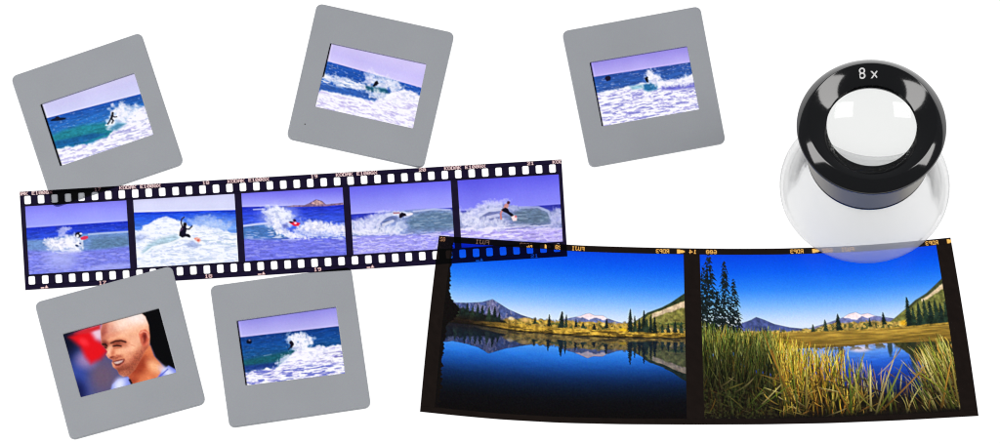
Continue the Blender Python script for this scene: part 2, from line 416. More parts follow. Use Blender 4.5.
SURF['frame2'] = dict(org=(126, 185), sc=4.82, hz=[(33, 133), (520, 121)], skyh=70, speck=.1,
    sky=[(0, (210, 214, 248)), (.5, (212, 214, 247)), (1, (206, 206, 244))],
    sea=[(0, (26, 66, 208)), (.4, (46, 96, 222)), (1, (92, 142, 232))],
    ops=[('mist', 420, 190, 120, 40, 0, .5, (170, 195, 245)),
         ('foam', [(30, 232), (70, 212), (110, 186), (160, 160), (210, 154), (250, 168), (300, 196), (350, 190), (420, 206), (470, 224), (545, 232)], (242, 245, 254), (204, 214, 242), .14, 12),
         ('face', [(75, 325), (110, 282), (160, 256), (235, 238), (262, 250), (240, 276), (150, 292), (95, 330)], (176, 202, 220), 12),
         ('face', [(285, 285), (320, 268), (360, 290), (340, 302), (300, 300)], (166, 180, 222), 9),
         ('face', [(40, 250), (70, 235), (110, 245), (70, 275), (45, 280)], (182, 194, 236), 14),
         ('streaks', [(100, 330), (300, 260), (530, 240), (535, 370), (60, 395)], (186, 200, 228), .7, .55),
         ('streaks', [(340, 215), (530, 235), (530, 300), (380, 280)], (170, 192, 216), .5, .5),
         ('splash', 370, 175, 70, 26, 0, .5, (205, 220, 250)), ('splash', 440, 200, 70, 26, 0, .55, (212, 224, 250)),
         ('line', [(90, 330), (130, 300), (200, 285), (260, 262)], 5, (246, 248, 255), .7),
         ('poly', [(258, 226), (264, 208), (276, 196), (290, 200), (292, 218), (288, 234), (302, 236), (312, 246), (308, 254), (288, 248), (272, 254), (256, 244)], (20, 16, 42), 2),
         ('line', [(272, 204), (266, 182), (268, 166), (280, 156)], 3.2, (52, 34, 62), 1), ('dot', 284, 191, 9, 10, 0, (24, 14, 30)),
         ('line', [(286, 212), (304, 213), (318, 199)], 3.4, (24, 18, 44), 1), ('line', [(262, 222), (272, 210)], 2, (150, 110, 150), .7),
         ('poly', [(326, 258), (340, 250), (356, 256), (362, 268), (350, 278), (336, 268)], (232, 178, 172), 3), ('dot', 348, 266, 6, 5, 0, (214, 110, 100)), ('dot', 334, 258, 4, 3, 0, (236, 150, 120))])
SURF['frame3'] = dict(org=(234, 180), sc=4.82, hz=[(30, 131), (525, 119)], skyh=70, speck=.1,
    sky=[(0, (172, 172, 250)), (.5, (146, 144, 244)), (1, (118, 112, 234))],
    sea=[(0, (30, 46, 190)), (.5, (52, 78, 214)), (1, (70, 98, 216))],
    land=[([(245, 131), (285, 122), (340, 122), (366, 110), (395, 94), (424, 102), (442, 118), (525, 110), (525, 120), (440, 127), (330, 130)], (128, 104, 140)),
          ([(370, 114), (395, 98), (420, 104), (432, 116), (400, 122)], (182, 146, 150))],
    ops=[('face', [(40, 226), (110, 214), (170, 210), (220, 250), (270, 280), (200, 296), (42, 286)], (78, 122, 188), 9),
         ('face', [(42, 284), (220, 286), (320, 276), (540, 280), (545, 365), (45, 395)], (114, 118, 224), 12),
         ('line', [(42, 222), (110, 213), (170, 208)], 5, (206, 214, 246), .8), ('line', [(95, 143), (150, 141)], 3, (200, 205, 250), .7),
         ('mist', 215, 170, 78, 46, 0, .65, (214, 218, 252)),
         ('splash', 205, 158, 58, 28, 10, .9, (236, 238, 254)), ('splash', 240, 178, 58, 34, 30, .9, (238, 240, 254)), ('splash', 190, 195, 36, 34, 0, .75, (226, 230, 252)),
         ('splash', 210, 225, 18, 34, -12, .9, WH), ('splash', 250, 255, 50, 16, 22, .9, WH), ('splash', 300, 268, 56, 10, 14, .85, WH), ('splash', 240, 215, 30, 22, -40, .7, (222, 226, 250)),
         ('splash', 370, 222, 60, 28, 0, .9, WH), ('splash', 440, 232, 80, 26, 4, .95, WH), ('splash', 510, 238, 40, 28, 0, .9, WH), ('splash', 400, 258, 120, 16, 4, .75, (214, 218, 250)),
         ('streaks', [(60, 250), (200, 250), (230, 285), (60, 290)], (190, 200, 240), .6, .55),
         ('streaks', [(160, 240), (300, 265), (535, 250), (540, 290), (200, 290)], (230, 234, 254), .7, .50),
         ('streaks', [(45, 300), (540, 290), (545, 365), (50, 390)], (160, 162, 246), .6, .56),
         ('face', [(232, 215), (256, 208), (262, 226), (240, 236)], (120, 130, 205), 8),
         ('poly', [(264, 204), (284, 200), (304, 204), (320, 208), (310, 222), (290, 222), (276, 212)], (222, 40, 74), 2.5), ('dot', 292, 195, 8, 6, 20, (40, 22, 50)), ('dot', 276, 203, 10, 4, 10, (44, 26, 60)), ('dot', 296, 208, 6, 5, 0, (240, 190, 210))])
SURF['frame4'] = dict(org=(342, 175), sc=4.82, hz=[(40, 190), (540, 157)], skyh=125, speck=.08,
    sky=[(0, (164, 164, 250)), (.5, (142, 142, 246)), (1, (112, 108, 236))],
    sea=[(0, (46, 56, 178)), (.5, (64, 78, 195)), (1, (110, 116, 215))],
    ops=[('face', [(40, 225), (150, 210), (230, 178), (340, 168), (450, 163), (530, 168), (548, 195), (548, 270), (400, 288), (200, 292), (42, 300)], (136, 152, 204), 8),
         ('face', [(340, 190), (440, 172), (520, 180), (545, 210), (540, 255), (440, 266), (330, 262), (310, 225)], (98, 124, 156), 18),
         ('face', [(165, 250), (185, 215), (225, 195), (270, 200), (250, 225), (205, 240), (190, 275)], (108, 122, 172), 12),
         ('face', [(42, 295), (200, 290), (400, 285), (548, 268), (550, 355), (50, 390)], (158, 154, 238), 12),
         ('line', [(170, 262), (180, 225), (215, 195), (270, 182)], 8, (222, 224, 250), .7), ('line', [(120, 262), (140, 225), (190, 195)], 7, (216, 218, 250), .6),
         ('line', [(205, 270), (200, 240), (245, 222)], 7, WH, .6), ('line', [(345, 176), (440, 165), (520, 168)], 4, (206, 212, 246), .6),
         ('splash', 90, 248, 56, 30, 0, .85, (232, 230, 254)), ('splash', 150, 228, 36, 36, 30, .7, (226, 226, 252)), ('splash', 190, 195, 44, 22, -20, .65, (214, 216, 250)),
         ('splash', 240, 262, 50, 22, 0, .85, (230, 232, 252)), ('splash', 285, 245, 30, 26, 30, .7, (214, 220, 244)), ('splash', 130, 275, 90, 12, 0, .8, WH),
         ('streaks', [(330, 190), (520, 180), (540, 255), (340, 260)], (150, 170, 195), .6, .54),
         ('streaks', [(42, 265), (300, 280), (548, 265), (550, 355), (50, 388)], (222, 218, 252), .75, .50),
         ('streaks', [(60, 310), (470, 290), (470, 370), (60, 385)], (112, 108, 214), .6, .60),
         ('splash', 290, 188, 44, 12, 4, .7, WH),
         ('poly', [(276, 190), (288, 180), (306, 186), (312, 196), (296, 200), (284, 208), (276, 206)], (26, 16, 42), 2.5), ('line', [(250, 184), (276, 183)], 4, (168, 120, 140), .9), ('dot', 326, 190, 16, 5, -12, (244, 232, 244))])
SURF['frame5'] = dict(org=(452, 165), sc=4.43, hz=[(20, 205), (478, 174)], skyh=130, speck=.08,
    sky=[(0, (140, 140, 246)), (.5, (122, 120, 240)), (1, (98, 94, 228))],
    sea=[(0, (50, 52, 170)), (.5, (80, 90, 180)), (1, (120, 124, 205))],
    ops=[('face', [(28, 218), (100, 196), (160, 175), (220, 172), (300, 186), (400, 190), (440, 205), (492, 190), (494, 290), (300, 300), (30, 300)], (132, 142, 190), 8),
         ('face', [(290, 200), (380, 192), (430, 215), (432, 255), (370, 264), (290, 255), (250, 235)], (100, 120, 146), 14),
         ('face', [(110, 240), (150, 212), (215, 200), (215, 250), (150, 262)], (120, 126, 176), 12),
         ('face', [(30, 285), (300, 278), (494, 280), (496, 340), (30, 320)], (176, 164, 236), 12),
         ('line', [(110, 265), (115, 225), (160, 200), (215, 195)], 8, (226, 226, 250), .7), ('line', [(150, 262), (160, 232), (205, 222)], 7, (222, 222, 250), .65), ('line', [(60, 262), (70, 225), (120, 198)], 8, (216, 216, 250), .6),
         ('line', [(300, 188), (380, 186), (425, 205), (436, 235)], 5, (190, 198, 236), .6),
         ('splash', 80, 240, 56, 36, 0, .85, (228, 228, 252)), ('splash', 180, 176, 44, 20, 0, .75, (212, 212, 250)), ('splash', 120, 198, 40, 18, -20, .75, (214, 214, 250)), ('splash', 215, 165, 40, 10, -12, .5, (206, 206, 250)),
         ('splash', 190, 262, 50, 24, 0, .8, (222, 222, 248)), ('splash', 150, 282, 80, 12, 0, .85, (232, 230, 252)), ('splash', 466, 236, 26, 40, 0, .7, (206, 206, 246)), ('splash', 270, 190, 24, 12, 0, .6, (200, 204, 244)),
         ('streaks', [(270, 205), (430, 200), (430, 260), (270, 262)], (146, 164, 188), .6, .54),
         ('streaks', [(30, 270), (300, 268), (494, 262), (496, 342), (30, 320)], (236, 230, 254), .8, .48),
         ('streaks', [(330, 290), (496, 280), (496, 342), (340, 325)], (150, 134, 224), .6, .55),
         ('poly', [(228, 188), (234, 174), (246, 168), (252, 176), (248, 190), (236, 200)], (196, 140, 140), 2), ('dot', 250, 167, 7, 7, 0, (86, 48, 60)), ('line', [(226, 196), (216, 214), (218, 238)], 4, (200, 130, 130), .9),
         ('poly', [(218, 198), (236, 188), (248, 194), (254, 206), (268, 216), (276, 226), (266, 230), (244, 214), (226, 206)], (20, 14, 38), 2),
         ('poly', [(262, 230), (276, 222), (288, 232), (286, 246), (270, 248)], (246, 216, 220), 3), ('dot', 282, 228, 5, 5, 0, (200, 120, 130))])

def paint_portrait(X, Y):
    p = Pic(X, Y, math.radians(-15))
    p.c[:] = (92, 92, 130)
    p.mix(p.blob(30, 200, 60, 110, -10, .8), (16, 24, 52)); p.mix(p.blob(95, 320, 55, 80, -15, .8), (66, 84, 152))
    p.mix(p.blob(75, 400, 40, 50, -15, .8), (26, 34, 84)); p.mix(p.blob(190, 330, 55, 60, 0, .8), (112, 96, 116))
    p.mix(p.blob(160, 150, 45, 40, 0, .8), (226, 190, 208)); p.mix(p.blob(120, 260, 40, 35, 0, .8), (150, 130, 170))
    p.mix(p.poly([(45, 165), (95, 140), (130, 128), (160, 175), (190, 190), (212, 225), (180, 258), (140, 276), (118, 250), (95, 205)], 17), (216, 26, 40))
    p.mix(p.poly([(70, 150), (130, 126), (180, 112), (180, 130), (120, 150)], 8), (196, 52, 62))
    p.mix(p.blob(110, 185, 22, 14, 35, .7), (240, 60, 70))
    p.mix(p.poly([(350, 40), (450, 20), (530, 320), (470, 300), (420, 250), (380, 160)], 5), (9, 8, 12))
    n = fbm(X / 26, Y / 26, 411, 4)
    # neck, then head
    n = .6 * n + .4 * fbm(X / 6, Y / 6, 415, 3)
    sk = lambda c: np.array(c) * (0.86 + 0.28 * n)[..., None]
    p.mix(p.poly([(300, 300), (372, 200), (396, 200), (412, 245), (452, 292), (470, 305), (395, 365), (320, 372), (295, 350)], 4), sk((214, 128, 92)))
    p.mix(p.blob(345, 290, 52, 30, -50, .8), sk((150, 70, 48))); p.mix(p.blob(415, 290, 34, 22, 40, .8), sk((238, 168, 132)))
    p.mix(p.blob(318, 348, 24, 18, -20, .8), sk((166, 84, 60)))
    head = p.poly([(182, 135), (190, 108), (212, 84), (250, 66), (300, 52), (345, 52), (374, 76), (389, 112), (394, 160), (392, 200), (372, 225), (352, 262), (330, 300), (306, 326),
                   (280, 333), (262, 322), (254, 304), (236, 292), (230, 276), (234, 262), (216, 254), (206, 240), (212, 226), (198, 206), (186, 196), (184, 170)], 3)
    p.mix(head, sk((236, 164, 132)))
    def H(m, c, op=1.0): p.mix(m * head * op, sk(c))
    H(p.blob(300, 92, 92, 44, -14, .9), (250, 206, 188)); H(p.blob(335, 76, 44, 26, 10, .9), (255, 232, 224)); H(p.blob(258, 112, 34, 16, -24, .9), (252, 210, 194), .7)
    H(p.blob(214, 128, 34, 34, -20, .9), (208, 142, 126), .8); H(p.blob(194, 150, 16, 50, 4, .9), (160, 92, 82), .9); H(p.blob(225, 158, 40, 10, -16, .9), (206, 134, 112), .6)
    H(p.blob(338, 180, 44, 46, 0, .9), (240, 174, 146)); H(p.blob(292, 214, 34, 20, -24, .9), (244, 178, 150), .9)
    H(p.blob(300, 302, 66, 34, -26, .9), (160, 92, 72), .85); H(p.blob(342, 262, 26, 50, 30, .9), (164, 92, 72), .85); H(p.blob(250, 252, 24, 9, -18, .9), (170, 98, 78), .8); H(p.blob(264, 304, 34, 13, -18, .9), (148, 84, 68), .9)
    H(p.blob(282, 318, 20, 10, -18, .9), (206, 134, 108), .5); H(p.blob(378, 212, 18, 30, 0, .9), (176, 98, 78), .9)
    st = sstep(.42, .62, fbm(X / 3.4, Y / 3.4, 421, 3))                       # stubble over jaw and lip
    p.mix(head * st * np.maximum.reduce([p.blob(300, 300, 70, 36, -26, .9), p.blob(248, 252, 28, 9, -18, .9), p.blob(345, 255, 24, 46, 30, .9)]) * .4, (112, 66, 56))
    H(p.blob(254, 192, 36, 15, -8, .9), (128, 64, 50), .8); H(p.blob(200, 196, 14, 14, 0, .9), (112, 54, 46), .9); H(p.blob(286, 196, 18, 12, 0, .9), (206, 132, 108), .6)
    H(p.line([(226, 190), (246, 181), (270, 179), (290, 185)], 3.2, 4), (52, 24, 20), .95); H(p.line([(190, 195), (203, 195), (209, 203)], 3.2, 4), (46, 20, 18), .95)
    H(p.line([(236, 203), (252, 200), (270, 202)], 2.6, 3.5), (26, 10, 12), 1); H(p.line([(199, 208), (207, 211)], 2.4, 3), (28, 12, 12), 1); H(p.line([(238, 212), (256, 211), (272, 208)], 1.2, 4), (150, 82, 66), .7)
    H(p.blob(219, 224, 10, 24, 16, .9), (242, 182, 156), .9); H(p.blob(234, 232, 9, 16, 10, .9), (168, 92, 74), .6); H(p.blob(214, 244, 9, 7, 0, .9), (220, 142, 120), .8); H(p.blob(230, 250, 10, 4.5, -16, .9), (104, 46, 40), .8)
    H(p.line([(250, 240), (276, 250), (292, 270)], 1.4, 5), (160, 88, 70), .6); H(p.blob(300, 250, 16, 24, 24, .9), (226, 150, 124), .6)
    H(p.poly([(232, 268), (250, 263), (272, 257), (286, 257), (282, 271), (262, 286), (247, 287)], 4), (104, 42, 40), .9)
    H(p.poly([(238, 271), (256, 267), (280, 261), (273, 271), (256, 278), (244, 278)], 3.5), (226, 206, 198), .85); H(p.line([(248, 270), (249, 276)], .5, 1.5), (170, 140, 134), .4); H(p.line([(260, 268), (261, 275)], .5, 1.5), (170, 140, 134), .4)
    H(p.line([(246, 290), (264, 288), (282, 275)], 2.0, 3.5), (196, 112, 100), .8); H(p.line([(312, 196), (328, 203)], 1, 4), (196, 122, 100), .6)
    H(p.line([(240, 150), (275, 138), (310, 134)], .8, 5), (226, 160, 138), .5); H(p.line([(236, 136), (275, 122)], .8, 5), (228, 168, 148), .4)
    p.mix(p.poly([(346, 150), (354, 136), (374, 130), (390, 144), (392, 172), (382, 198), (366, 204), (354, 184)], 4), sk((214, 116, 94)))
    p.mix(p.blob(370, 166, 10, 22, 8, .9), sk((112, 44, 38))); p.mix(p.line([(352, 148), (364, 138), (382, 144), (388, 166)], 2.5, 4), sk((236, 158, 136))); p.mix(p.blob(362, 178, 6, 12, 10, .9) * .7, sk((220, 132, 108)))
    # shirt
    p.mix(p.poly([(222, 400), (232, 366), (256, 344), (300, 332), (318, 364), (312, 390)], 4), (136, 146, 226)); p.mix(p.blob(262, 366, 20, 28, 30, .9), (214, 218, 250))
    p.mix(p.poly([(380, 372), (420, 344), (446, 306), (474, 284), (525, 312), (520, 340), (420, 366)], 4), (124, 134, 222)); p.mix(p.blob(470, 314, 34, 16, 35, .9), (206, 212, 250))
    p.mix(p.line([(306, 346), (318, 368)], 4, 3), (24, 16, 26)); p.mix(p.line([(430, 336), (450, 318), (470, 300)], 2.5, 2.5), (90, 98, 190))
    return p.out(4, 431, 1.0, .12, 4, .55)

# ---------- mountain lake pictures on the roll film
def tree_mask(p, x, top, base, hw, seed):
    """a spruce: drooping branch tiers on a tapering outline"""
    dx = np.abs(p.X - x + 0.25 * (vnoise(p.Y / 3, 0 * p.X + seed, 907) - 0.5))
    t = np.clip((p.Y - top) / (base - top), 0, 1)
    per = max(1.5, hw * .42)
    ph = (p.Y - .45 * dx) / per + 2.2 * vnoise(p.Y / (per * 2.5), np.sign(p.X - x) * 5.3 + seed, 911)
    saw = ph - np.floor(ph)
    w = hw * 1.3 * (0.10 + 0.9 * t ** 0.75) * (0.30 + 0.55 * saw + 0.45 * vnoise(ph.astype(int) * 1.7, np.sign(p.X - x) * 3.7 + seed, 903))
    return (1 - sstep(-0.35, 0.35, dx - w)) * (p.Y > top - 0.4) * (p.Y < base)
SKY = [(0, (0, 72, 222)), (.25, (10, 98, 238)), (.5, (52, 134, 246)), (.72, (124, 178, 250)), (.9, (186, 212, 252)), (1, (212, 226, 252))]
def land(X, Y, which):
    """colour and cover of everything above the shore line"""
    p = Pic(X, Y)
    A = np.zeros(X.shape)
    n1 = fbm(X / 3.0, Y / 3.0, 500 + which, 4); n2 = fbm(X / 1.3, Y / 1.3, 520 + which, 3)
    def put(m, col, amp=.5):
        nonlocal A
        p.mix(m, np.array(col) * (1 - amp / 2 + amp * n1)[..., None]); A = np.maximum(A, m)
    if which == 1:
        mesa = [(430, 300), (440, 303), (455, 307.6), (470, 306.4), (480.6, 305), (486, 303), (491, 301.3), (498, 305), (508, 310.3), (521, 315), (537.5, 319), (560, 321), (570, 335)]
        put(p.below(mesa, .6) * (X < 566), (78, 92, 142), .7)
        put(p.below([(484, 320), (487, 304), (491, 302.4), (496, 308), (500, 316), (505, 321)], .8), (112, 112, 150), .8)
        peak = [(556, 330), (560, 317), (568, 315.5), (580, 312.5), (585, 310.3), (589, 309.4), (594, 311.5), (602.7, 311.4), (607, 314), (616, 317), (627, 319.5), (632, 330)]
        put(p.below(peak, .6) * (X > 558) * (X < 631), (112, 122, 168), .6)
        put(p.below(mesa, .6) * (X < 540) * sstep(.52, .6, fbm(X / 2.2, Y / 3.6, 545, 3)) * .8, (132, 134, 168), .4)
        sn = p.below(peak, .6) * (1 - p.below([(560, 313), (582, 314), (589, 316), (594, 313.6), (598, 314), (603, 316), (609, 314), (640, 312)], .8, .8, 2))
        put(sn * (X > 576) * (X < 610), (252, 228, 236), .25)
        hill = [(618, 325), (632, 318), (640, 313), (647, 307.6), (661.6, 302), (671, 297), (679, 291.4), (690, 284)]
        put(p.below(hill, .6) * (X > 618), (128, 124, 66), .9)
        put(p.below(hill, .6) * (1 - p.below([(640, 316), (650, 309), (664, 304), (690, 293)], .8, .6, 3)) * (X > 644), (52, 66, 44), .8)
        put(p.below([(640, 316), (650, 309.5), (664, 304), (690, 293)], .8, .7, 3) * (1 - p.below([(640, 317), (652, 313), (668, 307), (690, 300)], 1, 1, 3)) * (X > 652), (214, 190, 158), .6)
        put(p.below([(640, 330), (655, 318), (690, 316)], 2, 2.5, 3) * (n1 > .5), (62, 78, 44), .6)
        put(p.below([(648, 330), (660, 322), (690, 322)], 2, 2, 3) * sstep(.5, .6, fbm(X / 1.2, Y / 5, 533, 3)), (150, 132, 104), .4)
        put(p.below([(500, 322), (515, 319), (535, 318), (560, 318.5), (590, 318), (612, 318.5), (628, 318), (650, 324), (690, 325)], 1.2, 2.5, 3.2), (176, 146, 70), .9)
        put(p.below([(500, 322), (530, 319), (560, 320), (600, 320), (630, 320)], 1.2, 2.5, 3) * sstep(.52, .62, fbm(X / 2.4, Y / 2, 541, 3)) * (X < 640), (92, 96, 52), .5)
        for i in range(46):
            rx = np.random.RandomState(900 + i); bx = rx.uniform(504, 684); by = rx.uniform(319, 329); put(p.blob(bx, by, rx.uniform(1, 3.2), rx.uniform(.8, 2), 0, .6) * .9, [(210, 166, 60), (96, 98, 44), (160, 128, 62), (70, 78, 44), (222, 188, 110)][i % 5], .6)
        put(p.blob(623, 326, 4, 2.6, 0, .5), (232, 186, 40), .3); put(p.blob(612, 327, 5, 2, 0, .5), (214, 164, 50), .4); put(p.blob(525, 319.5, 5, 2, 0, .6), (226, 184, 110), .5); put(p.blob(511, 319, 3, 1.6, 0, .6), (220, 200, 160), .5)
        put(p.below([(430, 304), (450, 310), (470, 315), (490, 317), (503, 321), (512, 327)], 1.5, 2, 3) * (X < 512), (30, 32, 32), .9)
        for i, (x, t, b, w) in enumerate([(457, 309, 324, 3), (462, 311, 324, 3), (466.5, 307, 324, 3.2), (472, 310, 324, 3), (477, 308, 324, 3.2), (481.5, 308, 324, 3), (488.5, 309, 324, 3), (494, 308.5, 324, 2.8), (499, 314, 324, 2), (535, 316.5, 323, 1.6),
                 (549, 312.8, 325, 2.2), (561.5, 309, 326, 3.6), (566, 312, 325, 2), (575.8, 315.8, 324, 1.8), (606.5, 314.4, 324, 2.2), (583, 319, 325, 2.4), (594, 320, 326, 2.2), (630, 304.3, 332, 3.4), (634.5, 311, 332, 2.6), (639, 313.5, 332, 3), (643.7, 305.5, 332, 3.4), (646.5, 314, 332, 4),
                 (650.5, 310, 332, 2.6), (654.5, 312, 332, 3), (662, 319, 332, 2.4), (668, 318, 331, 2.4), (675, 316, 331, 3), (681, 316.5, 331, 3)]):
            put(tree_mask(p, x, t, b, w, i), ((30, 44, 40) if i % 3 else (46, 62, 48)), .9)
        put(p.below([(430, 322), (470, 324), (510, 324), (640, 327), (650, 328), (690, 327.5)], .8, .9, 4), (186, 150, 62), .9)
        put(p.below([(430, 325), (690, 328)], .5) * sstep(.5, .58, fbm(X / 9, Y / 1.2, 551, 3)), (104, 84, 36), .6)
        put(p.blob(452, 326, 40, 6, 0, .8), (34, 26, 22), .6)
        sk = (Y - 246) / (317 - 246)
    else:
        mesa = [(730, 326), (742, 320), (752, 316.4), (757, 313.6), (765, 316.5), (775, 321), (790, 324.6), (806, 326.5), (815, 330)]
        put(p.below(mesa, .6) * (X < 815), (76, 88, 140), .7)
        peak = [(800, 328), (815, 324.5), (830, 320.5), (843, 316.5), (850, 312.8), (857, 311.4), (862, 314), (869, 313), (876, 316), (895, 320), (905, 330)]
        put(p.below(peak, .6) * (X > 802) * (X < 904), (118, 124, 172), .6)
        put(p.below(peak, .6) * (1 - p.below([(840, 315), (850, 317.5), (857, 319), (863, 316), (869, 318), (876, 316), (890, 314)], .8, .8, 2)) * (X > 844) * (X < 880), (252, 228, 234), .25)
        hill = [(885, 326), (895, 319.5), (910, 309), (918, 303), (930, 297), (942, 288), (955, 278)]
        put(p.below(hill, .6) * (X > 884), (120, 122, 66), .9)
        put(p.below(hill, .6) * (1 - p.below([(905, 316), (918, 306), (932, 300), (955, 285)], .8, .6, 3)) * (X > 912), (70, 78, 52), .8)
        put(p.below([(912, 308), (932, 299), (955, 284)], .8, .6, 3) * (1 - p.below([(912, 310), (932, 302), (955, 290)], 1, 1, 3)) * (X > 924), (208, 186, 152), .6)
        put(p.below([(795, 328), (815, 325.5), (835, 321), (850, 321.5), (870, 321), (890, 322), (910, 326), (950, 326)], 1.2, 2.4, 3.2), (184, 156, 84), .9)
        put(p.below([(795, 328), (815, 326), (840, 322), (890, 323)], 1.2, 2.4, 3) * sstep(.52, .62, fbm(X / 2.4, Y / 2, 561, 3)), (98, 100, 56), .5)
        put(p.blob(904, 325, 4, 2.6, 0, .5), (236, 180, 50), .3)
        for i, (x, t, b, w) in enumerate([(825.5, 318, 331, 3), (838.6, 312.4, 330, 3.6), (813, 322, 330, 2), (884, 313, 325, 2.4), (870, 318, 326, 1.8), (909.5, 299.5, 329, 4.4), (914, 310, 329, 3), (920, 306, 329, 4), (926, 303, 329, 4), (931.5, 305, 329, 4.4), (937, 304, 329, 4), (942, 308, 329, 4), (947, 306, 329, 4)]):
            put(tree_mask(p, x, t, b, w, 40 + i), (32, 48, 42) if i % 2 else (44, 62, 48), .9)
        put(p.below([(690, 332), (790, 330), (850, 329), (960, 327.5)], .8, .9, 4), (166, 136, 60), .9)
        put(p.below([(690, 333), (960, 329)], .5) * sstep(.5, .58, fbm(X / 11, Y / 1.3, 571, 3)), (104, 86, 40), .6)
        sk = (Y - 250) / (322 - 250)
    sky = p.ramp(np.clip(sk, 0, 1), SKY)
    sky = sky + (fbm(X / 60, Y / 40, 581, 2) - .5)[..., None] * 5
    return p.c, A, sky
def over(base, c, A): return base * (1 - A[..., None]) + c * A[..., None]
def rect_fields(x0, x1, y0, y1, w, h):
    return np.meshgrid(x0 + (np.arange(2 * w) + .5) / (2 * w) * (x1 - x0), y0 + (np.arange(2 * h) + .5) / (2 * h) * (y1 - y0))
def paint_lake(w, h):
    X, Y = rect_fields(443, 685, 248, 414, w, h)
    p = Pic(X, Y)
    c, A, sky = land(X, Y, 1)
    p.c = over(sky, c, A)
    shore = np.interp(X, [430, 480, 520, 600, 690], [326.5, 328, 331, 332.5, 332.5])
    rip = (fbm(X / 7, Y / 1.2, 601, 3) - .5) * 1.4
    c2, A2, _ = land(X + rip, 2 * shore - Y - 1.0 + rip * .6, 1)
    wat = p.ramp(Y, [(330, (130, 175, 240)), (345, (74, 146, 238)), (353, (46, 122, 218)), (364, (28, 88, 170)), (376, (18, 54, 108)), (388, (16, 32, 58)), (398, (18, 18, 26)), (414, (16, 12, 13))])
    wat = wat * (0.95 + 0.1 * fbm(X / 14, Y / 3, 611, 3))[..., None]
    wat = over(wat, c2 * 0.62 + np.array([4, 6, 14.]), A2 * 0.95)
    dk = sstep(352, 392, Y)[..., None]
    wat = wat * (1 - dk * .25)
    p.mix(sstep(-.5, .5, Y - shore), wat)
    p.mix(np.exp(-((Y - shore) / 0.9) ** 2) * .75 * (0.5 + vnoise(X / 5, Y, 615)), (26, 22, 16))
    edge = 446.5 + 5.5 * fbm(X * 0 + 1, Y / 2.2, 621, 3) * np.clip((Y - 255) / 40, 0.2, 1) - 2.0
    p.mix(1 - sstep(-.6, .6, X - edge), (20, 15, 14))
    p.mix((1 - sstep(-.6, .6, X - (443.5 + 13 * np.exp(-((Y - 316) / 12.) ** 2) + 4 * fbm(X * 0 + 2, Y / 1.6, 623, 3)))), (18, 14, 13))
    p.mix(sstep(404, 413, Y) * .5, (14, 10, 10))
    return p.out(6, 631, .2, .55, 4, .2)
